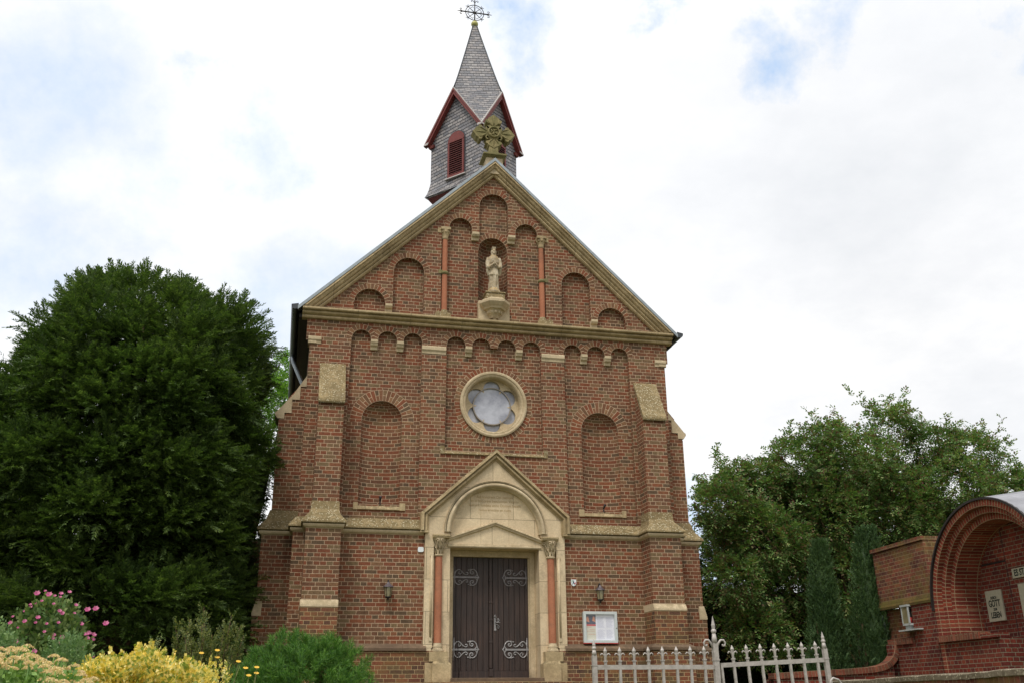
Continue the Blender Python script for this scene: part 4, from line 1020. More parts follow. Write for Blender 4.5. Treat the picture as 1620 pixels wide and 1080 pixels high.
    m2.box(-.83, .83, .36, .56, 4.47, 4.598); m2.build('door_jamb', 'stone', po, bevel=.008)
    m2 = MB().box(-.94, .94, -.28, .5, 1.5, 2.055); m2.build('doorstep', 'stone_grey', po, bevel=.01)
    m2 = MB().box(-1.5, 1.5, -.5, -.282, 1.3, 1.98); m2.build('lower_step', 'brick_low', po)
    # columns
    for s in (1, -1):
        x = s*1.18; y = -.055
        m2 = MB().lathe([(.077, 2.70), (.076, 3.5), (.072, 4.42)], (x, y, 0), 20); co = m2.build('column', 'stone_pink', po)
        m2 = MB().lathe([(.078, 4.40), (.095, 4.415), (.095, 4.435), (.075, 4.45), (.085, 4.55), (.11, 4.66), (.14, 4.73), (.15, 4.76)], (x, y, 0), 16)
        for j, (zz, rr, nn) in enumerate(((4.52, .092, 8), (4.61, .115, 8))):
            for k in range(nn):
                a = 2*PI*(k+.5*j)/nn; ca, sa = math.cos(a), math.sin(a)
                m2.tube([(x+.08*ca, y+.08*sa, zz-.06), (x+rr*ca, y+rr*sa, zz+.02), (x+(rr+.025)*ca, y+(rr+.025)*sa, zz+.055), (x+(rr+.03)*ca, y+(rr+.03)*sa, zz+.03)], .02, 5, r_end=.013)
        for k in range(4):
            a = PI/4+k*PI/2; c = Vector((x+.135*math.cos(a), y+.135*math.sin(a), 4.70))
            t = Vector((-math.sin(a), math.cos(a), 0))
            for sg in (1, -1):
                m2.tube([c+t*sg*(.075-.0*q)+Vector((0, 0, -.0))+t*sg*(-.045*math.cos(q*1.1)*(1-q*.12))+Vector((0, 0, .045*math.sin(q*1.1)*(1-q*.12))) for q in range(7)], .012, 5)
        m2.build('capital', 'stone', co)
        m2 = MB().extrude([(.03, 4.76), (-.19, 4.76), (-.20, 4.775), (-.20, 4.79), (-.215, 4.80), (-.215, 4.83), (.03, 4.83)], 'x', min(s*.975, s*1.325), max(s*.975, s*1.325)); m2.build('abacus', 'stone_joint', co)
        m2 = MB().lathe([(.115, 2.54), (.125, 2.555), (.125, 2.58), (.105, 2.60), (.095, 2.62), (.105, 2.64), (.10, 2.66), (.082, 2.675), (.08, 2.71)], (x, y-.01, 0), 20)
        m2.build('base', 'stone', co)
        m2 = MB().box(*sorted((s*.99, s*1.36)), -.20, .03, 2.36, 2.545)
        m2.hexa([(min(s*.935, s*1.30), -.235, 1.9), (max(s*.935, s*1.30), -.235, 1.9), (max(s*.935, s*1.30), .03, 1.9), (min(s*.935, s*1.30), .03, 1.9)],
                [(min(s*.935, s*1.30), -.235, 2.31), (max(s*.935, s*1.30), -.235, 2.31), (max(s*.935, s*1.30), .03, 2.31), (min(s*.935, s*1.30), .03, 2.31)])
        m2.hexa([(min(s*.935, s*1.30), -.235, 2.31), (max(s*.935, s*1.30), -.235, 2.31), (max(s*.935, s*1.30), .03, 2.31), (min(s*.935, s*1.30), .03, 2.31)],
                [(min(s*.985, s*1.28), -.205, 2.362), (max(s*.985, s*1.28), -.205, 2.362), (max(s*.985, s*1.28), .03, 2.362), (min(s*.985, s*1.28), .03, 2.362)])
        m2.box(*sorted((s*1.295, s*1.44)), -.18, .0, 1.9, 2.34)
        m2.build('pedestal', 'stone_joint', co)
    return po
PORT = portal()

def door():
    dr = MB().box(-.82, .82, .47, .49, 2.055, 4.475).build('double_door', 'wood', CHP, label='dark oak double door with scrolled iron strap hinges')
    for s, nm in ((-1, 'l'), (1, 'r')):
        mb = MB(); x = .0
        w = .115; i = 0
        xs = [.045+w*k for k in range(8)]
        xs[-1] = .818
        for a, b in zip(xs[:-1], xs[1:]):
            q = sorted((s*(a+.004), s*(b-.004)))
            mb.box(q[0], q[1], .445+.004*rng.random(), .475, 2.20, 4.47)
        mb.box(*sorted((s*.0, s*.817)), .432, .475, 2.058, 2.195)
        lf = mb.build('door_leaf', 'wood', dr, bevel=.004)
        k = .00243
        for z in (4.055, 2.615):
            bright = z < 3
            m2 = MB(); y = .438; o = (s*.865, z); fl = -s*1.0
            fl = 1 if s < 0 else -1
            m2.box(*sorted((o[0], o[0]+fl*.565)), y-.008, y+.004, z-.018, z+.018)
            m2.hexa([(min(o[0]+fl*.555, o[0]+fl*.56)-.0, y-.006, z-.012), (max(o[0]+fl*.565, o[0]+fl*.615), y-.006, z-.012), (max(o[0]+fl*.565, o[0]+fl*.615), y+.004, z-.012), (min(o[0]+fl*.555, o[0]+fl*.56), y+.004, z-.012)],
                    [(min(o[0]+fl*.555, o[0]+fl*.56)-.0, y-.006, z+.012), (max(o[0]+fl*.565, o[0]+fl*.615), y-.006, z+.012), (max(o[0]+fl*.565, o[0]+fl*.615), y+.004, z+.012), (min(o[0]+fl*.555, o[0]+fl*.56), y+.004, z+.012)])
            m2.tube([(o[0]+fl*.100, y, z+.235), (o[0]+fl*.103, y, z), (o[0]+fl*.09, y, z-.225)], [.007, .016, .006], 6, flat=.5)
            for mz in (1, -1):
                scroll(m2, [(362, 196), (350, 185), (345, 165), (337, 143), (317, 128), (295, 128), (282, 145), (286, 164), (304, 170), (315, 158), (307, 146), (298, 152)], o, k, y, .0135, fl, mz)
                scroll(m2, [(300, 128), (284, 126), (272, 136), (262, 131)], o, k, y, .010, fl, mz)
                scroll(m2, [(320, 194), (336, 184), (344, 168)], o, k, y, .011, fl, mz)
                scroll(m2, [(146, 192), (150, 168), (160, 143), (180, 129), (200, 136), (216, 154), (236, 172), (256, 176), (266, 162), (257, 152), (246, 157)], o, k, y, .0125, fl, mz)
                scroll(m2, [(190, 131), (207, 142), (210, 158), (198, 171), (184, 165), (185, 151), (195, 151)], o, k, y, .010, fl, mz)
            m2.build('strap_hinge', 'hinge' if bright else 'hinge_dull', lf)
            m2 = MB().tube([(o[0]-fl*.02, .43, z-.05), (o[0]-fl*.02, .43, z+.04)], .016, 8); m2.build('hinge_pin', 'iron', lf)
    MB().box(-.032, .032, .425, .47, 2.25, 4.43).build('cover_strip', 'wood', dr, bevel=.01)
    mb = MB()
    for z in (2.10, 2.76, 3.2, 3.55, 4.0): mb.box(-.04, .04, .418, .47, z-.02, z+.02)
    mb.box(-.04, .04, .40, .47, 2.09, 2.24); mb.build('strip_ferrule', 'wood', dr, bevel=.006)
    # lock plate with scrolled handle
    m2 = MB().box(.075, .105, .438, .446, 3.02, 3.25); y = .436
    for z, sg in ((3.25, 1), (3.02, -1)):
        m2.tube([(.09, y, z), (.09, y, z+sg*.06)], [.014, .003], 6, flat=.5); m2.tube([(.065, y, z+sg*.025), (.115, y, z+sg*.025)], .007, 5)
    for z0, sg in ((3.14, 1), (3.12, -1)):
        q = [(.10, z0), (.15, z0+sg*.02), (.18, z0+sg*.05), (.165, z0+sg*.085), (.135, z0+sg*.08), (.135, z0+sg*.055), (.155, z0+sg*.055)]
        m2.tube([(a, y, b) for a, b in q], .008, 5, flat=.5)
        m2.tube([(.10, y, z0+sg*.09), (.12, y, z0+sg*.12), (.10, y, z0+sg*.135)], .007, 5, flat=.5)
    m2.tube([(.10, y-.0, 3.15), (.11, y-.045, 3.15), (.19, y-.05, 3.145)], .010, 6)
    m2.build('handle', 'hinge', dr)
    m2 = MB().tube([(-.70, .44, 3.1), (-.68, .43, 2.6), (-.66, .425, 2.3), (-.66, .42, 2.06)], .006, 5); m2.build('hanging_cord', 'iron', dr)
door()

# ------------------------------------------------------------ statue on its console
def statue():
    mb = MB(); cx, cyy, z0 = 0.0, .0, 10.31
    # base mound
    mb.lathe([(0, -.0), (.20, .0), (.205, .03), (.17, .10), (.10, .14), (0, .15)], (cx, cyy, z0), 16, smooth=False)
    # robe as stacked, folded sections: (z, half width, half depth, x shift, fold depth)
    sec = [(.08, .150, .105, .0, .020), (.16, .145, .105, 0, .022), (.34, .128, .095, .005, .018), (.50, .145, .105, .0, .020), (.56, .150, .105, .0, .016), (.72, .128, .098, 0, .010), (.84, .135, .10, 0, .006), (.93, .150, .10, 0, .0), (1.0, .130, .085, 0, 0), (1.04, .065, .06, 0, 0), (1.08, .045, .045, 0, 0)]
    n = 28
    rings = []
    for z, a, b, sx, fd in sec:
        r = []
        for k in range(n):
            t = 2*PI*k/n; f = 1+fd/.13*math.sin(7*t+z*2)+fd/.25*math.sin(13*t)
            r.append(Vector((cx+sx+a*f*math.cos(t), cyy+b*f*math.sin(t), z0+z)))
        rings.append(r)
    for i in range(len(rings)-1):
        for k in range(n): mb.face([rings[i][k], rings[i][(k+1) % n], rings[i+1][(k+1) % n], rings[i+1][k]])
    mb.face(rings[0][::-1]); mb.face(rings[-1])
    # surplice hem and mantle edge
    mb.lathe([(.0, .47), (.155, .475), (.165, .49), (.155, .52), (.135, .62), (0, .62)], (cx, cyy, z0), 20, smooth=False, sy=.75)
    # mozzetta
    mb.lathe([(0, .80), (.158, .80), (.172, .83), (.165, .92), (.12, 1.0), (.06, 1.05), (0, 1.05)], (cx, cyy, z0), 20, smooth=False, sy=.72)
    # wide sleeves, forearms and hands holding a small crucifix
    for s in (1, -1):
        mb.tube([(s*.155, .0, z0+.96), (s*.185, -.015, z0+.82), (s*.175, -.06, z0+.68), (s*.13, -.11, z0+.66 if s < 0 else z0+.70)], [.055, .062, .066, .05], 10)
        mb.tube([(s*.17, -.05, z0+.70), (s*.185, -.03, z0+.58), (s*.175, -.02, z0+.48)], [.06, .045, .015], 8)
        mb.tube([(s*.13, -.105, z0+.68), (s*.05, -.135, z0+.75), (s*.015, -.14, z0+.775)], [.034, .026, .024], 8)
        for f in range(4):
            mb.tube([(s*.02, -.145, z0+.76+.013*f), (s*-.02, -.155, z0+.768+.013*f), (s*-.045, -.148, z0+.77+.013*f)], [.0085, .008, .006], 5)
        mb.tube([(s*.02, -.14, z0+.79), (s*.005, -.155, z0+.82)], [.010, .007], 5)
    mb.tube([(.07, -.15, z0+.70), (-.07, -.155, z0+.90)], .012, 6); mb.tube([(-.09, -.155, z0+.83), (.0, -.155, z0+.87)], .011, 6)
    # feet and cassock front panel
    for s in (1, -1): mb.tube([(s*.05, -.08, z0+.12), (s*.06, -.15, z0+.11)], [.032, .022], 8)
    mb.hexa([(-.005, -.125, z0+.14), (.055, -.125, z0+.14), (.055, -.06, z0+.14), (-.005, -.06, z0+.14)], [(0, -.115, z0+.5), (.05, -.115, z0+.5), (.05, -.06, z0+.5), (0, -.06, z0+.5)])
    # head with beard, nose, brow and biretta
    hz = z0+1.14
    mb.sphere((cx, cyy-.01, hz), .062, 16, 12, sx=.92, sy=1.05, sz=1.22)
    mb.tube([(0, cyy-.075, hz+.012), (0, cyy-.088, hz-.012)], [.008, .012], 6)
    mb.tube([(-.035, cyy-.066, hz+.02), (0, cyy-.075, hz+.024), (.035, cyy-.066, hz+.02)], .008, 6)
    for s in (1, -1):
        mb.sphere((s*.024, cyy-.066, hz+.008), .009, 8, 6); mb.sphere((s*.058, cyy, hz), .014, 8, 6, sx=.6, sz=1.4)
        mb.tube([(s*.05, cyy-.02, hz+.03), (s*.068, cyy+.0, hz-.02), (s*.06, cyy+.01, hz-.08)], [.022, .024, .014], 7)
    mb.tube([(0, cyy-.055, hz-.035), (0, cyy-.068, hz-.07), (0, cyy-.06, hz-.11)], [.034, .032, .010], 8)
    mb.hexa([(-.052, cyy-.055, hz+.045), (.052, cyy-.055, hz+.045), (.052, cyy+.05, hz+.045), (-.052, cyy+.05, hz+.045)], [(-.062, cyy-.065, hz+.115), (.062, cyy-.065, hz+.115), (.062, cyy+.06, hz+.115), (-.062, cyy+.06, hz+.115)])
    mb.sphere((0, cyy, hz+.12), .018, 8, 6)
    o = mb.build('saint_statue', 'stone_statue')
    o.data.transform(Matrix.Translation((-.01, -.02, 10.31)) @ Matrix.Diagonal((.80, .88, .94, 1)) @ Matrix.Translation((0, 0, -10.31)))
    r = o.modifiers.new('remesh', 'REMESH'); r.mode = 'VOXEL'; r.voxel_size = .0065; r.use_smooth_shade = True
    sm = o.modifiers.new('smooth', 'SMOOTH'); sm.iterations = 2; sm.factor = .4
    tag(o, 'weathered stone statue of a robed bearded saint standing in the gable niche', 'statue')
statue()

# ------------------------------------------------------------ things fixed to the front
def wall_lamp(x, zt, label):
    r = empty('wall_lamp', (x, -.062, zt-.2), label, 'wall lamp', 'carriage lanterns beside the portal')
    def b(mb, n, m_, par=r): return mb.build(n, m_, par, local=True)
    b(MB().tube([(0, 0, .10), (0, -.05, .17), (0, -.10, .20), (0, -.14, .17)], .014, 7).sphere((0, -.01, .1), .04, 10, 6, sy=.4), 'bracket', 'iron')
    c = (0, -.14, 0)
    hd = b(MB().lathe([(.0, .165), (.02, .16), (.03, .14), (.05, .115), (.10, .075), (.112, .06), (.10, .058)], c, 8, smooth=False), 'hood', 'copper')
    b(MB().lathe([(.078, .057), (.074, .0), (.058, -.12), (.05, -.13)], c, 6, smooth=False), 'glass', 'lampglass')
    fr = MB()
    for k in range(6):
        a = 2*PI*k/6; fr.tube([(.08*math.cos(a), c[1]+.08*math.sin(a), .06), (.06*math.cos(a), c[1]+.06*math.sin(a), -.125)], .005, 4)
    fr.lathe([(.06, -.12), (.065, -.135), (.03, -.15), (.012, -.17), (.018, -.185), (0, -.20)], c, 8)
    fr.tube([(.0, c[1], -.18), (0, -.08, -.16), (0, -.0, -.10)], .008, 5)
    b(fr, 'frame', 'iron')
    b(MB().sphere((0, c[1], .0), .028, 10, 8, sz=1.3), 'bulb', 'oldwhite')
    return r
wall_lamp(-2.20, 3.90, 'carriage lantern on the brick wall left of the portal, above the dark green pine')
wall_lamp(2.19, 3.90, 'carriage lantern on the brick wall right of the portal, above the notice case')

def notice_board():
    r = empty('notice_board', (2.19, -.062, 3.03), 'square glazed notice case with pale metal frame and papers, right of the portal', 'notice board')
    b = lambda mb, n, m_, par=r, **k: mb.build(n, m_, par, local=True, **k)
    w, h, t = .362, .31, .055
    mb = MB()
    y0, y1 = -.085, 0
    mb.box(-w, w, y0, y1, h-t, h).box(-w, w, y0, y1, -h, -h+t).box(-w, -w+t, y0, y1, -h+t, h-t).box(w-t, w, y0, y1, -h+t, h-t)
    b(mb, 'frame', 'frame', bevel=.004)
    b(MB().box(-w+t, w-t, -.03, -.005, -h+t, h-t), 'back_panel', 'paper')
    p = b(MB().box(-w+t+.005, -w+t+.215, -.034, -.0305, -h+t+.01, h-t-.005), 'poster', 'paper_cream')
    b(MB().box(-w+t+.005, -w+t+.215, -.036, -.0345, .06, h-t-.005), 'picture', 'poster_dark', p)
    mm = MB()
    mm.face([(-w+t+.01, -.0365, .12), (-w+t+.08, -.0365, .10), (-w+t+.06, -.0365, .22), (-w+t+.02, -.0365, .20)], (0, -1, 0)); mm.face([(-w+t+.14, -.0365, .13), (-w+t+.21, -.0365, .10), (-w+t+.20, -.0365, .20), (-w+t+.16, -.0365, .22)], (0, -1, 0))
    b(mm, 'figures', 'poster_skin', p)
    b(MB().box(-w+t+.005, -w+t+.215, -.0362, -.0345, .025, .058), 'red_band', 'poster_red', p)
    mm = MB()
    for i, (z, a, c_) in enumerate(((.0, .02, .12), (-.05, .08, .2), (-.08, .02, .19), (-.14, .05, .2))): mm.box(-w+t+a, -w+t+c_, -.0352, -.0343, z, z+.006)
    b(mm, 'print', 'poster_skin', p)
    for (a, c_, z0, z1) in ((-.075, .115, -.02, .22), (.12, w-t-.01, -.02, .215), (-.07, .115, -h+t+.015, -.03), (.12, w-t-.015, -h+t+.02, -.03)):
        sh = b(MB().box(a, c_, -.0335, -.0305, z0, z1), 'sheet', 'paper')
        mm = MB(); z = z1-.02
        while z > z0+.01:
            mm.box(a+.012, c_-.012-(.05*rng.random()), -.0342, -.0336, z, z+.0035); z -= .0115
        b(mm, 'print', 'ink', sh)
    b(MB().box(-w+t, w-t, -.072, -.071, -h+t, h-t), 'glass_pane', 'clear')
    b(MB().sphere((w-.02, -.088, -.02), .011, 8, 6), 'lock', 'iron')
    b(MB().box(-w-.003, w+.003, -.088, 0, -h-.012, -h-.001), 'lower_rail', 'poster_red')
notice_board()

def plates():
    mb = MB(); w = .06
    pts = [(-w+.02, .05), (w-.02, .05), (w, .03), (w, -.03), (w-.02, -.05), (-w+.02, -.05), (-w, -.03), (-w, .03)]
    o = MB().extrude([(x-1.555, z+4.53) for x, z in pts], 'y', -.075, -.0605).build('sensor_plate', 'white'); tag(o, 'small blank white plate on the brick at the upper left of the portal', 'plate')
    r = empty('heritage_plaque', (1.66, -.062, 3.92), 'small white enamel heritage shield with green and red coat of arms, right of the portal', 'plaque')
    sh = [(-.055, .065), (.055, .065), (.055, -.01), (.045, -.045), (.0, -.07), (-.045, -.045), (-.055, -.01)]
    MB().extrude(sh, 'y', -.012, -.0).build('shield', 'white', r, local=True)
    MB().extrude([(-.043, .05), (-.012, .05), (-.043, -.005)], 'y', -.0145, -.0122).build('green_field', 'green_enamel', r, local=True)
    MB().extrude([(.043, .02), (.043, -.025), (.02, -.04), (.015, -.02)], 'y', -.0145, -.0122).build('red_field', 'poster_red', r, local=True)
    mm = MB().extrude([(-.03, -.035), (-.02, -.04), (.0, -.005), (.02, -.04), (.032, -.035), (.006, .02), (.01, .045), (-.005, .05), (-.012, .02)], 'y', -.0145, -.0122); mm.build('emblem', 'poster_dark', r, local=True)
plates()
def spot(x, label, tilt):
    r = empty('spotlight', (x, .12, 5.455), label, 'spotlight', 'small spotlights on the niche sills')
    MB().lathe([(.035, 0), (.035, .012), (.0, .014)], (0, 0, 0), 10).tube([(0, 0, .01), (0, 0, .075)], .014, 7).build('foot', 'iron', r, local=True)
    a = Vector((0, 0, .075)); d = Vector((tilt, -.35, 1)).normalized()
    MB().tube([a-d*.01, a+d*.05, a+d*.09, a+d*.095], [.016, .024, .034, .02], 10).build('lamp_head', 'iron', r, local=True)
    MB().tube([a+d*.094, a+d*.099], [.028, .026], 10).build('lens', 'copper', r, local=True)
spot(-2.40, 'small dark spotlight on the sill of the left brick niche', .05)
spot(2.45, 'small dark spotlight on the sill of the right brick niche', .35)

# ------------------------------------------------------------ memorial arch on the right
def memorial():
    r = empty('memorial_arch', (8.671, -3.782, 0), 'red brick memorial wall with stepped round arch, zinc barrel roof and inscribed stone panels', 'memorial', rz=R(-93.47))
    b = lambda mb, n, m_, par=r, **k: mb.build(n, m_, par, local=True, **k)
    zc = 3.266
    # wing, pier and body
    mb = MB().box(-4.0, -1.93, .0, .42, 3.60, 4.70); wing = b(mb, 'wing_wall', 'brick_old')
    b(MB().box(-4.05, -1.94, -.035, .46, 4.715, 4.80), 'coping', 'brick_old', wing)
    b(MB().extrude([(.05, 3.45), (-.03, 3.45), (-.035, 3.50), (.0, 3.62), (.05, 3.62)], 'x', -4.0, -1.95), 'mossy_offset', 'brick_moss', wing)
    b(MB().box(-4.0, -2.76, .14, .42, 1.5, 3.45), 'lower_wall', 'brick_old', wing)
    b(MB().box(1.885, 2.755, .0, .42, 1.5, 3.449), 'pier', 'brick_red')
    rw_ = b(MB().box(1.93, 4.4, .0, .42, 3.45, 4.715).box(2.757, 4.4, .14, .42, 1.3, 3.45), 'wing_wall', 'brick_old')
    b(MB().box(1.94, 4.45, -.035, .46, 4.715, 4.80), 'coping', 'brick_old', rw_)
    b(MB().box(-2.755, -1.885, .0, .42, 1.5, 3.449), 'pier', 'brick_red')
    b(MB().box(-3.65, -2.757, -.02, .13, 1.5, 2.68), 'plinth_block', 'brick_red')
    mm = MB(); mm.box(-3.66, -2.83, -.06, .14, 2.682, 2.80)
    for i in range(len(mm.uv)): mm.uv[i] = [(v, u) for u, v in mm.uv[i]]
    b(mm, 'brick_ledge', 'brick_kerb')
    # stepped rings
    for k in range(3):
        r0, r1, y = 1.765-.12*k, 1.888-.12*k, .12*k
        mm = MB().ring(0, zc, r0, r1, 0, PI, y, depth=.12 if k < 2 else .56, n=44)
        for s in (1, -1):
            q = sorted((s*r0, s*r1)); mm2 = MB()
            nrow = 0
            mm.face([(q[0], y, 1.5), (q[1], y, 1.5), (q[1], y, zc), (q[0], y, zc)], (0, -1, 0), uv=[(0, 1.5), (.123, 1.5), (.123, zc), (0, zc)])
            dp = .12 if k < 2 else .56
            mm.face([(s*r0, y, 1.5), (s*r0, y+dp, 1.5), (s*r0, y+dp, zc), (s*r0, y, zc)], (-s, 0, 0), uv=[(0, 1.5), (dp, 1.5), (dp, zc), (0, zc)])
        b(mm, 'brick_arch', 'brick_red_arch')
    # zinc roof over the barrel, widening backwards
    mm = MB(); n = 36
    for i in range(n):
        a, c = PI*i/n, PI*(i+1)/n
        P = lambda rr, t, y: (rr*math.cos(t), y, zc+rr*math.sin(t))
        mm.face([P(1.925, a, -.04), P(1.925, c, -.04), P(2.10, c, 1.1), P(2.10, a, 1.1)], (math.cos(a), 0, math.sin(a)), smooth=True)
        mm.face([P(1.925, a, -.04), P(1.925, c, -.04), P(1.89, c, -.04), P(1.89, a, -.04)], (0, -1, 0))
        mm.face([P(1.889, a, -.04), P(1.889, c, -.04), P(1.889, c, .02), P(1.889, a, .02)], (-math.cos(a), 0, -math.sin(a)))
    mm.plate(arcpts(0, zc, 2.10, 0, PI, 24)+[(-2.1, 1.5), (2.1, 1.5)], [], 1.1, 0)
    bro = b(mm, 'barrel_roof', 'zinc_roof')
    mm = MB().ring(0, zc, 1.887, 1.93, 0, PI, -.046, depth=.05, n=44); b(mm, 'roof_rim', 'iron', bro)
    b(MB().box(-1.93, -1.89, -.03, .0, 3.455, zc+.02), 'roof_edge', 'iron')
    # back wall with a slightly raised cross panel
    bw = b(MB().plate([(-1.54, 1.5), (1.54, 1.5), (1.54, 3.3)]+arcpts(0, zc, 1.54, .05, PI-.05, 24)+[(-1.54, 3.3)], [], .80, 0), 'back_wall', 'brick_red')
    b(MB().box(-.47, .47, .765, .80, 2.3, 4.75).box(-1.50, -.51, .785, .80, 4.13, 4.55), 'cross_panel', 'brick_red', bw)
    b(MB().box(-.505, -.47, .776, .799, 2.3, 4.7), 'expansion_joint', 'iron', bw)
    b(MB().box(-1.50, -.51, .790, .799, 4.085, 4.115), 'string_joint', 'iron', bw)
    p1 = b(MB().box(-1.286, -.792, .765, .80, 3.0, 3.59), 'stone_panel', 'plaque', bevel=.004)
    p2 = b(MB().box(-.32, 1.0, .74, .77, 3.735, 3.915), 'stone_panel', 'plaque', bevel=.004)
    b(MB().box(-.22, .9, .74, .77, 2.6, 3.62), 'stone_panel', 'plaque', bevel=.004)
    # altar block with brick-on-edge ledge and recessed face
    ab = b(MB().box(-1.93, .03, .03, .75, 1.5, 2.64).box(-1.93, -1.884, -.0, .1, 1.5, 2.64).box(-.02, .035, -.0, .1, 1.5, 2.64), 'altar_block', 'brick_red')
    mm = MB().box(-1.885, -.52, -.055, .20, 2.645, 2.77)
    for i in range(len(mm.uv)): mm.uv[i] = [(v, u) for u, v in mm.uv[i]]
    b(mm, 'brick_ledge', 'brick_kerb', ab)
    b(MB().box(-.518, .04, -.03, .20, 2.645, 2.72), 'ledge_slab', 'brick_red', ab)
    from mathutils import Euler
    def lt(tx, size, x, z, y, par, sx=.8):
        o = text_mesh(tx, size, (x, y, z), 'ink_dark', 'lettering', None, sx=sx, ext=.002, bold=size*.022)
        o.parent = par
    for tx, sz, z in (('DURCH', .065, 3.445), ('GOTT', .155, 3.335), ('ZUM', .06, 3.225), ('LEBEN', .135, 3.115)): lt(tx, sz*1.15, -1.04, z, .763, p1, .72)
    lt('ES ST', .17, -.11, 3.825, .738, p2, .75)
    # lantern case on its shelf
    L_ = empty('grave_lantern', (0, 0, 0), 'small white glazed lantern case on a slim white shelf of the memorial wall', 'lantern')
    L_.location = r.matrix_basis @ Vector((-2.88, .02, 3.03)); L_.rotation_euler = r.rotation_euler
    mm = MB()
    w, d_, h = .135, .11, .37
    for a in (-w, w-.03):
        for c in (-d_, d_-.03): mm.box(a, a+.03, c, c+.03, .04, h+.04)
    mm.box(-w-.01, w+.01, -d_-.01, d_+.01, h+.035, h+.075).box(-w, w, -d_, d_, .02, .06); b(mm, 'case', 'offwhite', L_)
    b(MB().box(-w+.01, w-.01, -d_+.008, -d_+.012, .06, h+.04).box(-w+.01, w-.01, d_-.012, d_-.008, .06, h+.04).box(-w+.006, -w+.01, -d_+.02, d_-.02, .06, h+.04), 'glass', 'lampglass', L_)
    b(MB().box(-.08, .08, -.08, .08, -.06, .02), 'foot', 'offwhite', L_)
    b(MB().box(-.30, .48, -.13, .12, -.09, -.062), 'shelf', 'offwhite', L_)
    b(MB().lathe([(.0, .06), (.04, .06), (.04, .18), (.0, .20)], (0, 0, 0), 10), 'candle', 'poster_red', L_)
memorial()

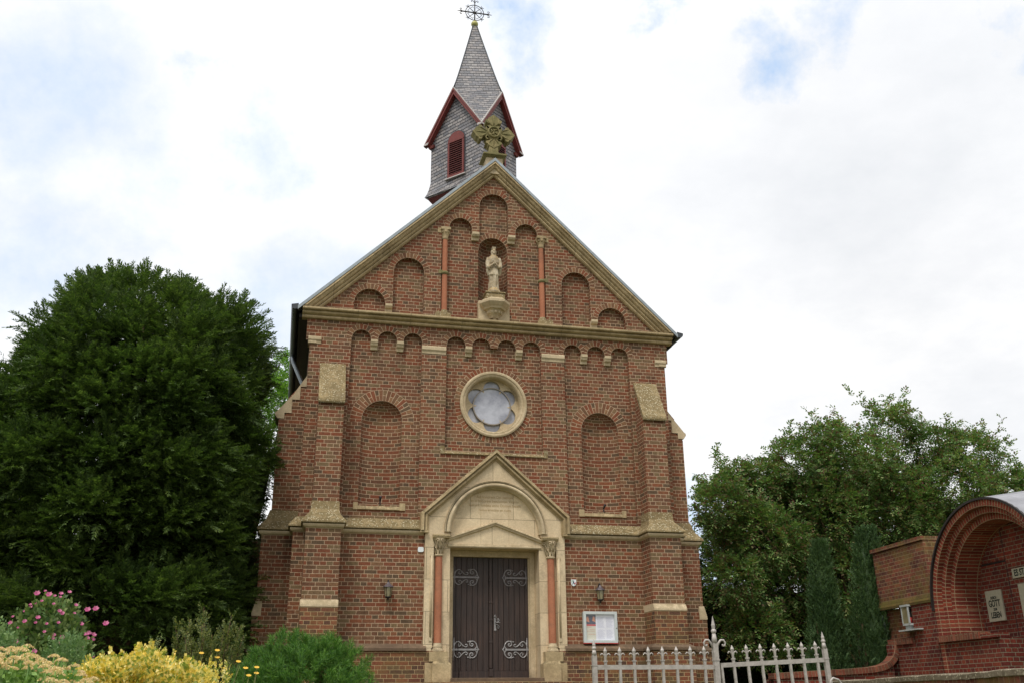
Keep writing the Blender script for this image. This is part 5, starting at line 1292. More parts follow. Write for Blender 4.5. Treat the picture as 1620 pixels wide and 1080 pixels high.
def low_wall():
    r = empty('low_garden_wall', (7.0, -.2, 1.5), 'low brick garden wall with brick-on-edge coping curving up to the memorial', 'wall')
    pts = [(5.86, 2.12), (6.5, 2.15), (7.35, 2.19), (8.1, 2.23), (8.40, 2.27), (8.57, 2.33), (8.69, 2.42), (8.76, 2.52), (8.80, 2.66), (8.79, 2.80)]
    q = pts
    for _ in range(2):
        nq = [q[0]]
        for a, c in zip(q[:-1], q[1:]): nq += [(.75*a[0]+.25*c[0], .75*a[1]+.25*c[1]), (.25*a[0]+.75*c[0], .25*a[1]+.75*c[1])]
        nq.append(q[-1]); q = nq
    mb = MB(); wl = MB(); L = 0
    for a, c in zip(q[:-1], q[1:]):
        d = (Vector(c)-Vector(a)); l = d.length; n = Vector((d.y, -d.x)).normalized()*.12
        a2, c2 = (a[0]+n.x, a[1]+n.y), (c[0]+n.x, c[1]+n.y)
        y0, y1 = -.34, -.08
        for p0, p1_, p2_, p3, w, k in (((a[0], y0, a[1]), (c[0], y0, c[1]), (c2[0], y0, c2[1]), (a2[0], y0, a2[1]), (0, -1, 0), 0), ((a[0], y0, a[1]), (c[0], y0, c[1]), (c[0], y1, c[1]), (a[0], y1, a[1]), (-n.x, 0, -n.y), 1), ((a2[0], y0, a2[1]), (c2[0], y0, c2[1]), (c2[0], y1, c2[1]), (a2[0], y1, a2[1]), (n.x, 0, n.y), 1), ((a[0], y1, a[1]), (c[0], y1, c[1]), (c2[0], y1, c2[1]), (a2[0], y1, a2[1]), (0, 1, 0), 0)):
            mb.face([p0, p1_, p2_, p3], w, uv=[(0, L), (0, L+l), (.12, L+l), (.12, L)])
        L += l
        if c2[0] > a2[0]+1e-4:
            wl.face([(a2[0], -.30, 1.4), (c2[0], -.30, 1.4), (c2[0], -.30, c2[1]+.01), (a2[0], -.30, a2[1]+.01)], (0, -1, 0))
            wl.face([(a2[0], -.12, 1.4), (c2[0], -.12, 1.4), (c2[0], -.12, c2[1]+.01), (a2[0], -.12, a2[1]+.01)], (0, 1, 0))
    wl.box(8.72, 8.90, -.30, -.12, 1.4, 2.7); wl.face([(5.76, -.3, 1.4), (5.76, -.12, 1.4), (5.76, -.12, 2.0), (5.76, -.3, 2.0)], (-1, 0, 0))
    mb.face([(pts[0][0], -.34, pts[0][1]), (pts[0][0], -.08, pts[0][1]), (pts[0][0], -.08, pts[0][1]-.12), (pts[0][0], -.34, pts[0][1]-.12)], (-1, 0, 0))
    mb.build('coping', 'brick_kerb', r); wl.build('wall', 'brick_red', r)
    # front retaining wall with rough concrete top
    r = empty('front_wall', (4.4, -7, 1.4), 'weathered low wall with mossy concrete top in front of the memorial, bottom right corner', 'wall')
    A, B = Vector((5.2, -3.6, 0)), Vector((3.3, -11.3, 0)); d = (B-A).normalized(); n = Vector((-d.y, d.x, 0)); n = n if n.x < 0 else -n
    mb = MB(); N_ = 46; T = []
    for i in range(N_+1):
        p = A.lerp(B, i/N_); z = 1.885+.006*math.sin(i*.31+1)+.004*rng.standard_normal(); o = .006*rng.standard_normal()
        T.append([p+n*(.0+o)+Vector((0, 0, z-.07)), p+n*(o)+Vector((0, 0, z-.012)), p-n*(.02)+Vector((0, 0, z)), p-n*.32+Vector((0, 0, z+.012)), p-n*.34+Vector((0, 0, z-.07))])
    for i in range(N_):
        for k in range(4): mb.face([T[i][k], T[i+1][k], T[i+1][k+1], T[i][k+1]], (n if k < 2 else Vector((0, 0, 1)) if k < 3 else -n)+Vector((0, 0, .1)))
    mb.face([T[0][k] for k in range(5)], -d); mb.face([T[-1][k] for k in range(5)], d)
    mb.build('concrete_top', 'concrete', r)
    w = MB()
    a0, b0, a1, b1 = A-n*.03, B-n*.03, A-n*.31, B-n*.31
    z0, z1 = 1.3, 1.83
    w.hexa([a0+Vector((0, 0, z0)), b0+Vector((0, 0, z0)), b1+Vector((0, 0, z0)), a1+Vector((0, 0, z0))], [a0+Vector((0, 0, z1)), b0+Vector((0, 0, z1)), b1+Vector((0, 0, z1)), a1+Vector((0, 0, z1))])
    w.build('brickwork', 'brick_old', r)
low_wall()

# ------------------------------------------------------------ iron fence and gate
def fence():
    Y = -11.0; g = 'spear-topped fence bars'
    def bar_mb(zr):   # local: origin on the rail
        m_ = MB().box(-.011, .011, -.011, .011, -.62, .045)
        m_.box(-.016, .016, -.016, .016, .045, .058)
        m_.tube([(0, 0, .055), (0, 0, .09), (0, 0, .115), (0, 0, .14), (0, 0, .175)], [.010, .013, .013, .018, .002], 6, smooth=False)
        for s in (1, -1): m_.tube([(s*.004, 0, .085), (s*.018, 0, .112), (s*.034, 0, .118), (s*.045, 0, .108), (s*.044, 0, .098)], [.007, .007, .0065, .006, .004], 5)
        return m_
    def post_mb(h, w):
        m_ = MB().box(-w, w, -w, w, -.62, h*.42)
        m_.tube([(0, 0, h*.42), (0, 0, h*.62)], [w*1.25, w*.75], 8); m_.sphere((0, 0, h*.67), w*1.05, 10, 8)
        m_.tube([(0, 0, h*.70), (0, 0, h*.80), (0, 0, h)], [w*.62, w*.8, .001], 8, smooth=False)
        m_.box(-w*1.2, w*1.2, -w*1.2, w*1.2, h*.05, h*.08)
        return m_
    f = empty('iron_fence', (-1.41, Y, 1.89), 'silver iron fence panel with spear tips in front of the notice case', 'fence')
    b = lambda mb, n, m_, par, **k: mb.build(n, m_, par, local=True, **k)
    b(post_mb(.245, .020), 'post', 'fence', f)
    b(MB().box(0.02, 1.17, -.012, .012, -.020, .020).box(0.02, 1.17, -.012, .012, -.52, -.49), 'rail', 'fence', f)
    br = bar_mb(0).build('spear_bar', 'fence', f, local=True); br.location = (.105, 0, 0)
    for i in range(1, 8):
        c = br.copy(); COL.objects.link(c); c.location = (.105+i*.1385, 0, .002*i)
    # gate post with scrolls
    gp = empty('gate_post', (-.223, Y, 1.925), 'taller silver iron gate post with two curled scrolls and a spear tip', 'gate post')
    b(post_mb(.425, .024), 'shaft', 'fence', gp)
    for s in (1, -1):
        q = [(.02, .13), (.035, .175), (.062, .205), (.092, .205), (.108, .18), (.10, .155), (.082, .152), (.078, .168)]
        b(MB().tube([(s*a, 0, c) for a, c in q], [.010, .011, .011, .010, .009, .009, .008, .010], 7), 'scroll', 'fence', gp)
    gt = empty('iron_gate', (-.18, Y, 1.905), 'silver iron gate leaf with seven spear bars, slightly raised at its free end', 'gate')
    gt.rotation_euler = (0, -math.atan2(.048, 1.08), 0)
    b(MB().box(0, 1.08, -.012, .012, -.020, .020).box(0, 1.08, -.012, .012, -.52, -.49), 'rail', 'fence', gt)
    b(MB().box(-.002, .018, -.014, .014, -.62, .02), 'hanging_stile', 'fence', gt)
    br2 = bar_mb(0).build('spear_bar', 'fence', gt, local=True); br2.location = (.135, 0, 0)
    for i in range(1, 7):
        c = br2.copy(); COL.objects.link(c); c.location = (.135+i*.1445, 0, 0)
    ps = b(post_mb(.27, .020), 'end_post', 'fence', gt); ps.location = (1.095, 0, -.01)
    # curved stay at the right
    st = MB().tube([(.86, Y-.12, 1.70), (.87, Y-.12, 1.765), (.90, Y-.11, 1.785), (.96, Y-.10, 1.77), (1.02, Y-.09, 1.70), (1.08, Y-.08, 1.60), (1.12, Y-.07, 1.30)], .011, 7)
    tag(st.build('hoop_rail', 'fence'), 'curved silver hoop rail at the foot of the gate end post', 'rail')
fence()

# ------------------------------------------------------------ vegetation
def leaf_obj(name, B, D, Sx, L, Wd, mat, parent=None, label=None, fold=0.0):
    """one diamond leaf per row: base B, direction D, side S, length L, width W"""
    n = len(B); D = D/np.linalg.norm(D, axis=1, keepdims=True)
    Sx = Sx-D*np.sum(Sx*D, 1, keepdims=True); Sx = Sx/np.maximum(1e-9, np.linalg.norm(Sx, axis=1, keepdims=True))
    L = np.broadcast_to(L, n)[:, None]; Wd = np.broadcast_to(Wd, n)[:, None]
    Nn = np.cross(D, Sx)
    v = np.empty((n, 4, 3)); v[:, 0] = B; v[:, 1] = B+D*L*.48+Sx*Wd*.5+Nn*fold*Wd; v[:, 2] = B+D*L; v[:, 3] = B+D*L*.48-Sx*Wd*.5+Nn*fold*Wd
    me = bpy.data.meshes.new(name); me.vertices.add(4*n); me.vertices.foreach_set('co', v.reshape(-1))
    me.loops.add(4*n); me.loops.foreach_set('vertex_index', np.arange(4*n, dtype=np.int32))
    me.polygons.add(n); me.polygons.foreach_set('loop_start', np.arange(0, 4*n, 4, dtype=np.int32)); me.polygons.foreach_set('loop_total', np.full(n, 4, dtype=np.int32))
    me.materials.append(M[mat]); me.update(calc_edges=True); me.validate()
    o = bpy.data.objects.new(name, me); COL.objects.link(o)
    if parent: o.parent = parent; o.matrix_parent_inverse = Matrix.Translation(-parent.location)
    if label: o['label'] = label
    return o
def unit(v): return v/np.maximum(1e-9, np.linalg.norm(v, axis=-1, keepdims=True))
def rnd(n): return unit(rng.standard_normal((n, 3)))

def sprays(P, Dr, nl, length, ll, lw, droop=.0, plane_up=.5, ang=50, alt=True):
    """P,Dr: spray origins and axes; each spray gets nl leaflets, set in two ranks"""
    n = len(P); Dr = unit(Dr)
    up = np.tile(np.array([0, 0, 1.0]), (n, 1)) + rng.standard_normal((n, 3))*(1-plane_up)
    side = unit(np.cross(Dr, up)); nrm = np.cross(side, Dr)
    t = (np.arange(nl)+.5)/nl
    sg = np.where(np.arange(nl) % 2 == 0, 1.0, -1.0)
    length = np.broadcast_to(length, n)[:, None]
    pos = P[:, None, :] + Dr[:, None, :]*(t[None, :]*length)[:, :, None] - np.array([0, 0, 1.0])*droop*((t**2)[None, :]*length)[:, :, None]
    a = R(ang)*(1-.35*t)[None, :]+rng.standard_normal((n, nl))*.18
    d = Dr[:, None, :]*np.cos(a)[:, :, None]+side[:, None, :]*(np.sin(a)*sg[None, :])[:, :, None]+nrm[:, None, :]*(rng.standard_normal((n, nl))*.25)[:, :, None]
    d[:, :, 2] -= droop*t[None, :]
    sd = np.cross(d, nrm[:, None, :]+rng.standard_normal((n, nl, 3))*.25)
    Ls = ll*(1-.35*t)[None, :]*(.8+.4*rng.random((n, nl)))
    return pos.reshape(-1, 3), d.reshape(-1, 3), sd.reshape(-1, 3), Ls.reshape(-1), np.full(n*nl, lw)

def limbs(name, segs, mat, parent):
    mb = MB()
    for pts, r0, r1 in segs: mb.tube(pts, r0, 7, r_end=r1)
    return mb.build(name, mat, parent)

def yew():
    c = np.array([-7.5, .9])
    zt = [1.4, 2.2, 3.5, 5, 6.2, 7.2, 8.0, 8.6, 9.05, 9.4, 9.65]; rt = [2.2, 2.45, 2.5, 2.55, 2.62, 2.6, 2.45, 2.2, 1.95, 1.55, .8]
    Rz = lambda z: np.interp(z, zt, rt)
    ex = lambda x: 1.0
    lumps = []
    for _ in range(5000):
        z = 1.5+8.3*rng.random(); a = 2*PI*rng.random(); r = Rz(z)*(.74+.26*rng.random())
        stretch = 1+.75*max(0, -math.cos(a))*max(0, min(1, (7.9-z)/2.2))
        p = np.array([c[0]+r*stretch*math.cos(a), c[1]+r*math.sin(a)*.95, z])
        if all(np.sum((p-q)**2) > .60**2 for q in lumps): lumps.append(p)
        if len(lumps) > 400: break
    lumps = np.array(lumps)
    Pb, Db = [], []
    for p in lumps:
        if p[1] > 3.2 and rng.random() < .5: continue
        if p[2] < 4.2 and rng.random() < .38: continue
        out = np.array([p[0]-c[0], p[1]-c[1], 0]); out = unit(out); rad = .44+.42*rng.random(); k = int(60+190*(rad-.44)+50*rng.random())
        topn = max(0, (p[2]-7.8)/2)
        ax = unit(out*.8+np.array([0, 0, .35+topn]))
        d = unit(rng.standard_normal((k, 3))*.75+ax*1.0)
        q = p+d*rad*(.25+.75*rng.random((k, 1)))*np.array([1, 1, .85])
        dd = unit(d+ax*.5+np.array([0, 0, .22+topn*.5])+rng.standard_normal((k, 3))*.25)
        Pb.append(q); Db.append(dd)
    P = np.concatenate(Pb); Dd = np.concatenate(Db)
    lim = -4.98+.22*np.sin(P[:, 2]*2.3)+.12*np.sin(P[:, 2]*5.1+P[:, 1]*2)
    lim2 = np.interp(P[:, 2], [6.3, 8, 8.9, 9.6, 10.1], [-13, -9.85, -9.45, -8.9, -8.4])+.18*np.sin(P[:, 2]*3.7+P[:, 1]); k_ = (P[:, 0] < lim) & (P[:, 0] > lim2); P = P[k_]; Dd = Dd[k_]
    tr = empty('yew_tree', (c[0], c[1], 1.5), 'huge dark green yew filling the left side beside the chapel', 'tree')
    a = sprays(P, Dd, 26, .26+.16*rng.random(len(P)), .105, .024, droop=.25, plane_up=.6, ang=48)
    # inner, sparser foliage
    n = 9000; z = 3.2+5.6*rng.random(n); t = 2*PI*rng.random(n); r = Rz(z)*np.sqrt(.12+.45*rng.random(n))
    Pi = np.stack([c[0]+r*np.cos(t)*(1+.7*(np.cos(t) < 0)*np.clip((8.3-z)/2.2, 0, 1)), c[1]+r*np.sin(t), z], 1); Di = unit(np.stack([np.cos(t), np.sin(t), .1+0*t], 1)+rng.standard_normal((n, 3))*.4)
    bq = sprays(Pi, Di, 14, .4, .17, .055, droop=.3)
    arr = [np.concatenate([x, y]) for x, y in zip(a, bq)]
    leaf_obj('crown', *arr, 'yew', tr)
    seg = [([(c[0], c[1], 1.2), (c[0]+.1, c[1], 4), (c[0]-.1, c[1]+.1, 7), (c[0], c[1], 10)], .32, .05)]
    for i in range(26):
        z = 2.2+7*rng.random(); t = 2*PI*rng.random(); rr = Rz(z)*.8
        seg.append(([(c[0], c[1], z-.5), (c[0]+rr*.5*math.cos(t), c[1]+rr*.5*math.sin(t), z-.1), (c[0]+rr*math.cos(t), c[1]+rr*math.sin(t), z+.5)], .07, .015))
    limbs('trunk', seg, 'bark', tr)
yew()

def blob_tree(name, label, boxes, nleafclusters, kind, mat, ll, lw, nl, slen, trunk, cat='tree', droop=.35, group=None, berries=None, upb=.3, plane=.55, shell=.55, shoots=0):
    """boxes: ellipsoids (cx,cy,cz,rx,ry,rz,weight)"""
    tr = empty(name, (trunk[0], trunk[1], trunk[2]), label, cat, group)
    w = np.array([b[6] for b in boxes], float); w /= w.sum()
    idx = rng.choice(len(boxes), nleafclusters, p=w); bb = np.array(boxes)[idx]
    d = rnd(nleafclusters); rr = (shell+(1-shell)*rng.random(nleafclusters)**.6)[:, None]
    P = bb[:, :3]+d*rr*bb[:, 3:6]
    # lumpy gaps
    ph = rng.random(9)*6.28
    g = np.sin(P[:, 0]*2.3+ph[0])*np.sin(P[:, 1]*2.1+ph[1])+np.sin(P[:, 2]*2.9+ph[2])*np.sin(P[:, 0]*1.3+ph[3]+P[:, 2])
    P = P[g > -.8]; d = d[g > -.8]
    Dd = unit(d+rng.standard_normal(P.shape)*.5+np.array([0, 0, upb]))
    if shoots:       # long leafy shoots that break the outline
        k = rng.choice(len(P), shoots); k = k[(d[k, 2] > .1)]
        ln = .35+.65*rng.random(len(k)); q = 9; f = np.linspace(.1, 1, q)
        dr = unit(d[k]*np.array([1.1, .5, .6])+np.array([0, 0, .65])+rng.standard_normal((len(k), 3))*.25)
        Q = (P[k][:, None]+dr[:, None]*(f[None]*ln[:, None])[:, :, None]).reshape(-1, 3)
        DQ = unit(np.repeat(dr, q, 0)*.7+rnd(len(Q))*.8+np.array([0, 0, .1]))
        P = np.concatenate([P, Q]); Dd = np.concatenate([Dd, DQ])
    a = sprays(P, Dd, nl, slen*(.7+.6*rng.random(len(P))), ll, lw, droop=droop, plane_up=plane, ang=58)
    leaf_obj('crown', *a, mat, tr)
    if berries:
        k = rng.choice(len(P), berries); Q = P[k]+Dd[k]*slen*.8
        m_ = 22; B = np.repeat(Q, m_, 0)+rng.standard_normal((len(Q)*m_, 3))*np.array([.06, .06, .03]); Dn = rnd(len(B))
        leaf_obj('berries', B, Dn, rnd(len(B)), .035, .03, 'berry', tr)
    seg = []
    t0 = Vector(trunk[:3])
    for b in boxes[:14]:
        e = Vector(b[:3]); mid = t0.lerp(e, .5)+Vector((rng.standard_normal()*.2, rng.standard_normal()*.2, .4))
        seg.append(([t0, t0.lerp(mid, .5)+Vector((0, 0, .3)), mid, mid.lerp(e, .75)], trunk[3], .012))
    limbs('trunk', seg, 'bark', tr)
    return tr

ELD = [(7.74, 5.5, 6.77, 0.86, 0.78, 0.78, 0.75), (7.51, 5.68, 5.9, 0.68, 0.61, 0.61, 0.46), (9.58, 6.36, 8.05, 0.92, 0.82, 0.82, 0.84), (8.69, 6.1, 8.59, 0.34, 0.34, 0.31, 0.12), (7.77, 5.51, 8.1, 0.18, 0.18, 0.16, 0.03), (10.56, 5.92, 8.57, 1.05, 0.94, 0.94, 1.1), (11.73, 5.97, 9.49, 0.55, 0.5, 0.49, 0.3), (12.27, 5.59, 8.57, 1.43, 1.29, 1.29, 2.05), (13.99, 6.28, 9.84, 0.84, 0.76, 0.76, 0.71), (13.38, 5.54, 10.11, 0.35, 0.35, 0.32, 0.12), (14.49, 5.87, 10.17, 0.44, 0.44, 0.39, 0.19), (15.22, 6.02, 10.15, 0.28, 0.28, 0.25, 0.08), (15.34, 5.92, 9.3, 0.9, 0.81, 0.81, 0.8), (16.69, 6.1, 9.1, 1.01, 0.91, 0.91, 1.01), (18.15, 6.29, 9.83, 0.29, 0.29, 0.26, 0.08), (18.46, 6.55, 8.15, 1.23, 1.1, 1.1, 1.5), (15.48, 5.74, 7.76, 1.65, 1.49, 1.49, 2.73), (13.51, 6.18, 7.29, 1.93, 1.74, 1.74, 3.74), (11.32, 6.24, 6.65, 1.8, 1.62, 1.62, 3.23), (9.05, 5.75, 5.95, 1.45, 1.31, 1.31, 2.11), (7.89, 5.4, 4.74, 0.87, 0.79, 0.79, 0.77), (10.22, 6.57, 4.64, 1.39, 1.25, 1.25, 1.92), (11.77, 5.76, 4.58, 1.55, 1.39, 1.39, 2.4), (8.68, 5.78, 3.34, 1.05, 0.95, 0.95, 1.1), (10.79, 6.47, 3.22, 1.09, 0.98, 0.98, 1.19), (14.28, 6.1, 5.76, 1.52, 1.37, 1.37, 2.32), (19.2, 5.97, 9.29, 1.02, 0.92, 0.92, 1.05), (20.04, 6.33, 7.54, 1.63, 1.47, 1.47, 2.66), (16.28, 5.44, 6.28, 1.52, 1.37, 1.37, 2.32)]
ELD = [e for e in ELD if e[0] not in (19.2,)]
ELD = [(a, b, c-(.30 if c > 7 else 0)-(.35 if a > 17 else 0)-(.35 if a < 8.8 and c > 7 else 0), d*.86, e, f*.80, g) for a, b, c, d, e, f, g in ELD]
blob_tree('elder_tree', 'broad elder tree with green leaves and dark berry clusters behind the memorial', ELD+[(13.4, 8.2, 6.7, 4.0, 1.4, 1.7, 8), (11.2, 8.0, 5.3, 3.8, 1.2, 1.6, 6), (16.3, 8, 6.3, 3.0, 1.3, 1.7, 4.5), (10.2, 7.6, 6.2, 2.0, 1.0, 1.1, 2.5)]+[(10.2, 6.8, 7.1, 1.9, .9, .9, 2.2), (12.8, 6.8, 7.9, 1.6, .9, .9, 2.0), (8.4, 6.2, 7.0, .9, .6, .9, .8)], 40000, 'e', 'elder', .125, .052, 8, .32, (12.6, 7.0, 1.5, .13), droop=.3, berries=420, shell=.45, shoots=1300)
blob_tree('light_tree', 'light green tree showing between the dark yew and the chapel eaves', [(-4.69, 10.25, 11.62, 0.45, 0.45, 0.4, 0.2), (-4.41, 9.85, 10.98, 0.35, 0.5, 0.45, 0.25), (-4.82, 9.51, 10.64, 0.49, 0.49, 0.44, 0.24), (-4.4, 10.19, 12.0, 0.2, 0.2, 0.18, 0.04), (-4.75, 10.52, 10.45, 0.61, 0.54, 0.6, 0.37), (-6.6, 11.5, 9.3, 1.9, 1.8, 2.0, 1.6), (-5.2, 10.8, 9.3, 1.0, 1.0, 1.2, .6)], 2600, 'l', 'tree_light', .12, .05, 9, .34, (-6.0, 11, 1.5, .15), droop=.2, shell=.4)
# dark conifer screen between the chapel and the memorial
def screen(name, label, x0, x1, y0, y1, zt, n, parts):
    tr = empty(name, ((x0+x1)/2, (y0+y1)/2, 1.5), label, 'hedge')
    ctr = []
    P = np.stack([x0+(x1-x0)*rng.random(n), y0+(y1-y0)*rng.random(n)**1.6, 1.4+(zt-1.4)*rng.random(n)], 1)
    lump = .35*np.sin(P[:, 0]*3.1)+.3*np.sin(P[:, 0]*1.3+2)
    P[:, 2] = 1.4+(P[:, 2]-1.4)*(1+lump/(zt-1.4)); P[:, 1] += .25*np.sin(P[:, 0]*4+P[:, 2]*2)
    D_ = unit(np.stack([rng.standard_normal(n)*.5, -.7+0*P[:, 0], .35+rng.standard_normal(n)*.3], 1))
    a = sprays(P, D_, 22, .36, .11, .026, droop=.3)
    leaf_obj('foliage', *a, 'hedge', tr)
    MB().box(x0+.1, x1-.1, (y0+y1)/2+.1, y1+.25, 1.3, zt-.55).build('inner_branches', 'bark', tr)
    return tr
screen('conifer_hedge', 'dark evergreen hedge in the gap right of the chapel, below the elder', 5.4, 14.5, 8.3, 9.6, 5.35, 7000, 0)
screen('conifer_hedge', 'dark evergreen hedge low behind the yew at the left edge', -16.5, -4.72, 5.6, 6.8, 6.2, 5600, 0)

def cypress(x, y, zt, r, label, lean=0.0, double=False):
    tr = empty('cypress', (x, y, 1.6), label, 'cypress', 'columnar cypresses beside the memorial')
    n = 3400; h = zt-1.6
    t = rng.random(n); a = 2*PI*rng.random(n)
    rad = r*np.interp(t, [0, .12, .38, .62, .85, 1.0], [.88, 1.0, .95, .62, .40, .12])*(.72+.28*rng.random(n))
    rad *= 1+.12*np.sin(a*3+t*9)+.10*np.sin(t*23+a*2)
    if double: cx_ = np.where(rng.random(n) < .5, -.16, .14)*(1-.2*t); 
    else: cx_ = np.where(rng.random(n) < .4, -.10, .06)
    P = np.stack([x+cx_+rad*np.cos(a)+lean*t, y+rad*np.sin(a), 1.6+h*t], 1)
    D_ = np.stack([np.cos(a)*.5, np.sin(a)*.5, 1.0+0*a], 1)+rng.standard_normal((n, 3))*.28
    s_ = sprays(P, D_, 18, .16, .05, .017, ang=38, droop=0)
    leaf_obj('foliage', *s_, 'cypress', tr)
    limbs('trunk', [([(x, y, 1.4), (x, y, 2.6), (x+lean*.7, y, 1.6+h*.85)], .09, .02), ([(x-.2, y, 1.4), (x-.16, y, 3.2)], .04, .02)], 'bark', tr)
    # dense core so that the column is opaque
    MB().lathe([(0, .1), (r*.62, .2), (r*.66, h*.38), (r*.36, h*.62), (r*.22, h*.82), (.0, h*.93)], (x+lean*.4, y, 1.6), 10).build('inner_growth', 'cypress', tr)
cypress(7.62, .5, 4.95, .36, 'slim columnar cypress in the open, left of the pair beside the memorial', .16)
cypress(8.76, .5, 5.30, .43, 'taller, fuller columnar cypress touching the memorial wing wall', .28, True)

# foreground bed, left
def shrub(name, label, c, rx, ry, h, z0, n, mat, ll, lw, nl, sl, up=.8, droop=.1, cat='shrub', shell=.55, ang=50, plane=.2, top=None):
    tr = empty(name, (c[0], c[1], z0), label, cat)
    d = rnd(n); d[:, 2] = np.abs(d[:, 2])
    rr = (shell+(1-shell)*rng.random(n)**.7)[:, None]
    P = np.array([c[0], c[1], z0])+d*rr*np.array([rx, ry, h])
    if top is not None: P[:, 2] += top(P)
    D_ = unit(d*.8+np.array([0, 0, up])+rng.standard_normal((n, 3))*.3)
    a = sprays(P, D_, nl, sl*(.7+.6*rng.random(n)), ll, lw, droop=droop, ang=ang, plane_up=plane)
    leaf_obj('foliage', *a, mat, tr)
    seg = []
    for i in range(9):
        t = 2*PI*i/9; seg.append(([(c[0], c[1], z0-.1), (c[0]+rx*.35*math.cos(t), c[1]+ry*.35*math.sin(t), z0+h*.5), (c[0]+rx*.6*math.cos(t), c[1]+ry*.6*math.sin(t), z0+h*.75)], .02, .008))
    limbs('stems', seg, 'bark', tr)
    return tr
def flower_obj(name, C, D_, rad, mat, par, petals=5, cup=.35):
    B, Dn, Sn, Ls, Ws = [], [], [], [], []
    for c, d, r in zip(C, D_, rad):
        d = d/np.linalg.norm(d); a = np.cross(d, [0, 0, 1.0]); a = a/max(1e-6, np.linalg.norm(a)); b = np.cross(d, a)
        for k in range(petals):
            t = 2*PI*k/petals+rng.random()*.2
            e = a*math.cos(t)+b*math.sin(t)
            B.append(c); Dn.append(e+d*cup); Sn.append(np.cross(d, e)); Ls.append(r); Ws.append(r*1.05)
    return leaf_obj(name, np.array(B), np.array(Dn), np.array(Sn), np.array(Ls), np.array(Ws), mat, par)

# dwarf pine
def dwarf_pine():
    tr = empty('dwarf_pine', (-3.92, -10, 1.35), 'round bright green dwarf pine in front of the chapel, left of the door', 'shrub')
    B, Dn = [], []
    cen = [(-4.28, -10.0, 1.78, .28), (-4.08, -9.95, 1.92, .28), (-3.80, -10.05, 1.90, .25), (-3.60, -9.95, 1.85, .24), (-3.93, -10.2, 1.65, .42), (-4.40, -10.1, 1.58, .32), (-3.55, -10.1, 1.62, .24), (-3.95, -9.7, 1.72, .4)]
    shoots = []
    for cx, cy_, cz, r in cen:
        k = int(150*(r/.3)**2)
        d = rnd(k); d = d[(d[:, 2] > -.35)]
        p = np.array([cx, cy_, cz])+d*r*(.78+.25*rng.random((len(d), 1)))
        shoots.append(np.concatenate([p, unit(d*.55+np.array([0, 0, .9])+rng.standard_normal(d.shape)*.2)], 1))
    S_h = np.concatenate(shoots); ns = len(S_h); m_ = 58
    ax = np.repeat(S_h[:, 3:], m_, 0); t = np.tile(np.linspace(0, 1, m_), ns)[:, None]
    B = np.repeat(S_h[:, :3], m_, 0)+ax*t*.09
    Dn = unit(ax*.75+rng.standard_normal(B.shape)*.55)
    leaf_obj('needles', B, Dn, rnd(len(B)), .055+.02*rng.random(len(B)), .0050, 'pine', tr)
    seg = [([(-3.93, -10, 1.2), (x*.5-3.93*.5, y*.5-5, 1.5), (x, y, z)], .03, .012) for x, y, z, r in cen]
    limbs('branches', seg, 'bark', tr)
dwarf_pine()
# golden shrub: small upright leafy shoots
def golden():
    tr = empty('golden_shrub', (-5.05, -12.4, 1.35), 'golden yellow leaved shrub with loose upright shoots in the bottom left bed', 'shrub')
    n = 3000; x = -5.70+1.22*rng.random(n); y = -12.9+1.0*rng.random(n)
    u = (x+5.09)/.62
    hh = (1.36+.56*np.clip(1-u**2, 0, 1)**.5)
    hh = np.minimum(hh, 2.0)+.03*np.sin(x*17)
    z = hh-.32*rng.random(n)**1.3+.05*rng.standard_normal(n)*.6
    P = np.stack([x, y, z-.07], 1); D_ = unit(np.stack([.5*rng.standard_normal(n), .5*rng.standard_normal(n)-.15, .8+0*x], 1))
    a = sprays(P, D_, 11, .10, .034, .024, ang=62, plane_up=0, droop=.0)
    # taller shoots
    k = 22; x = -5.5+1.0*rng.random(k); y = -12.7+.7*rng.random(k); P = np.stack([x, y, 1.78+.10*rng.random(k)-.16*((x+5.05)/.6)**2], 1); D_ = unit(np.stack([.3*rng.standard_normal(k), 0*x, 1+0*x], 1))
    a2 = sprays(P, D_, 16, .13, .030, .016, ang=60, plane_up=0); a = [np.concatenate(q) for q in zip(a, a2)]
    leaf_obj('foliage', *a, 'gold_leaf', tr)
    seg = [([(a_, b_, 1.3), (a_+.02, b_, 1.75)], .006, .003) for a_, b_ in zip(x, y)]
    limbs('stems', seg, 'olive_leaf', tr)
golden()
def coreopsis():
    tr = empty('yellow_daisy_clump', (-4.5, -11.9, 1.35), 'thin stemmed clump with a few yellow flowers at the right end of the golden shrub', 'flowers')
    C = np.array([(-4.66, -11.9, 1.985), (-4.655, -11.9, 1.935), (-4.50, -11.9, 1.905), (-4.44, -12.0, 1.855), (-4.36, -12.0, 1.86), (-4.36, -11.95, 1.82), (-4.41, -12.1, 1.80), (-4.78, -11.8, 1.97)])
    limbs('stems', [([(c[0]-.05, c[1], 1.3), (c[0]-.01, c[1], c[2]-.1), tuple(c)], .004, .002) for c in C]+[([(-4.9+i*.06, -11.8, 1.5), (-4.84+i*.07, -11.8, 1.98-.02*i)], .004, .002) for i in range(6)], 'olive_leaf', tr)
    for c in C: flower_obj('daisy_head', [c], [np.array([0.1, -.5, 1.0])], [.022], 'yellow', tr, 9, .3)
coreopsis()
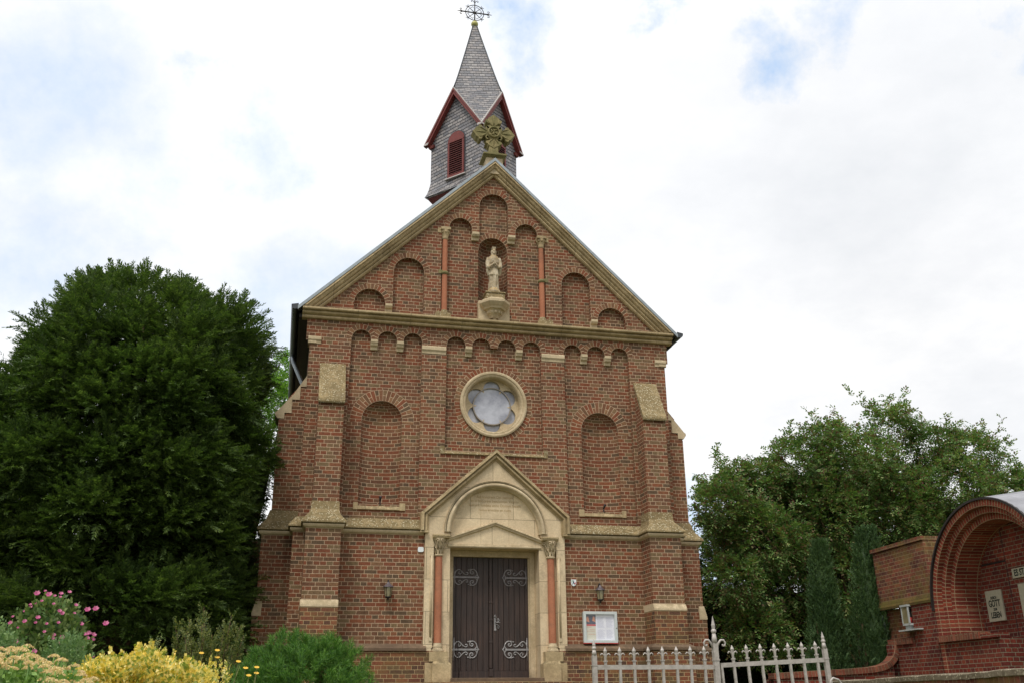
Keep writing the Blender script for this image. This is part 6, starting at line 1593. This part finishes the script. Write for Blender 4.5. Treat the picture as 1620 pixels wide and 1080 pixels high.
# hibiscus with pink flowers
HB = shrub('hibiscus', 'flowering hibiscus bush with pink blossoms in front of the yew', (-6.62, -8.3), .50, .45, 1.24, 1.38, 2100, 'hib_leaf', .075, .042, 7, .16, up=.9, shell=.45)
def hib_flowers():
    C, D_, r_ = [], [], []
    while len(C) < 95:
        d = rng.standard_normal(3); d /= np.linalg.norm(d)
        if d[2] < .02 or d[1] > .1 or d[2] > .97: continue
        C.append(np.array([-6.62, -8.3, 1.38])+d*np.array([.56, .52, 1.32])*(.98+.12*rng.random())); D_.append(d*.6+np.array([.1, -.7, .25])); r_.append(.018+.018*rng.random())
    for c in [(-6.60, -8.6, 2.70), (-6.74, -8.5, 2.72), (-6.22, -8.5, 2.56), (-6.14, -8.5, 2.57), (-6.02, -8.5, 2.42)]:
        C.append(np.array(c)); D_.append(np.array([0, -.7, .5])); r_.append(.040)
    for c, d, r in zip(C, D_, r_): flower_obj('blossom', [c], [d], [r], 'pink', HB, 6, .55)
hib_flowers()
def olive():
    tr = empty('olive_shrub', (-5.0, -8.4, 1.35), 'loose olive green shrub with upright twigs between the hibiscus and the dwarf pine', 'shrub')
    tops = [(-5.33, 2.40), (-5.24, 2.28), (-5.13, 2.48), (-5.02, 2.62), (-4.98, 2.40), (-4.90, 2.32), (-4.80, 2.52), (-4.72, 2.36), (-4.66, 2.42), (-4.58, 2.20), (-5.40, 2.18), (-4.95, 2.2), (-4.85, 2.2), (-5.1, 2.2), (-4.70, 2.12), (-4.5, 2.04)]
    P, D_, seg = [], [], []
    for i, (x, z) in enumerate(tops*2):
        y = -8.5+.35*rng.standard_normal()*.6; x += .05*rng.standard_normal(); z -= .12 if i >= len(tops) else 0
        b0 = Vector((-4.98+(x+4.98)*.35, -8.4, 1.4)); t = Vector((x, y, z)); seg.append(([b0, b0.lerp(t, .5)+Vector((.02, 0, .05)), t], .010, .003))
        for k in range(34):
            f = .35+.65*rng.random(); p = b0.lerp(t, f); P.append(tuple(p)); a = 2*PI*rng.random(); D_.append((math.cos(a)*.55, math.sin(a)*.55, .9))
    a = sprays(np.array(P), np.array(D_), 9, .13, .034, .018, ang=50, plane_up=0); leaf_obj('foliage', *a, 'olive_leaf', tr)
    limbs('stems', seg, 'bark', tr)
olive()
shrub('grey_green_perennial', 'low grey green bushy plant between the hibiscus and the golden shrub', (-5.92, -10.8), .26, .3, .72, 1.42, 700, 'grey_leaf', .035, .018, 9, .11, cat='plant')
shrub('rose_bush', 'grey green leafy bush at the left edge below the hibiscus', (-6.62, -10.6), .40, .3, .84, 1.45, 900, 'grey_leaf', .036, .022, 9, .12, cat='shrub')
# sedum clump
def sedum():
    tr = empty('sedum_clump', (-5.7, -13.4, 1.35), 'clump of sedum with flat cream flower heads in the bottom left corner', 'flowers')
    heads = []
    for i in range(400):
        x = -6.10+.80*rng.random(); y = -13.8+.65*rng.random(); z = 1.70+.17*(1-((x+5.72)/.45)**2)+(y+13.45)*.12+.02*rng.standard_normal()
        if z < 1.55: continue
        if all((x-a)**2+(y-b)**2+(z-c)**2 > .062**2 for a, b, c in heads): heads.append((x, y, z))
    H = np.array(heads)
    B, Dn = [], []
    m_ = 170
    a = 2*PI*rng.random((len(H), m_)); r = np.sqrt(rng.random((len(H), m_)))*(.030+.012*rng.random((len(H), 1)))
    B = np.stack([H[:, 0:1]+r*np.cos(a), H[:, 1:2]+r*np.sin(a), H[:, 2:3]-14*r**2+.004*rng.random(r.shape)], 2)
    Dn = unit(np.stack([r*np.cos(a)*14, r*np.sin(a)*14, 1+0*r], 2)+rng.standard_normal((len(H), m_, 3))*.5)
    for i in range(len(H)): leaf_obj('flower_head', B[i], Dn[i], rnd(m_), .009, .008, 'sedum', tr)
    P = np.repeat(H, 6, 0)-np.array([0, 0, .05])-np.array([0, 0, 1])*rng.random((len(H)*6, 1))*.2; a = sprays(P, rnd(len(P))*.5+np.array([0, 0, .6]), 4, .06, .05, .026, ang=60, plane_up=0)
    leaf_obj('foliage', *a, 'sedum_leaf', tr)
    limbs('stems', [([(x, y, 1.3), (x, y, z)], .005, .004) for x, y, z in heads], 'sedum_leaf', tr)
sedum()
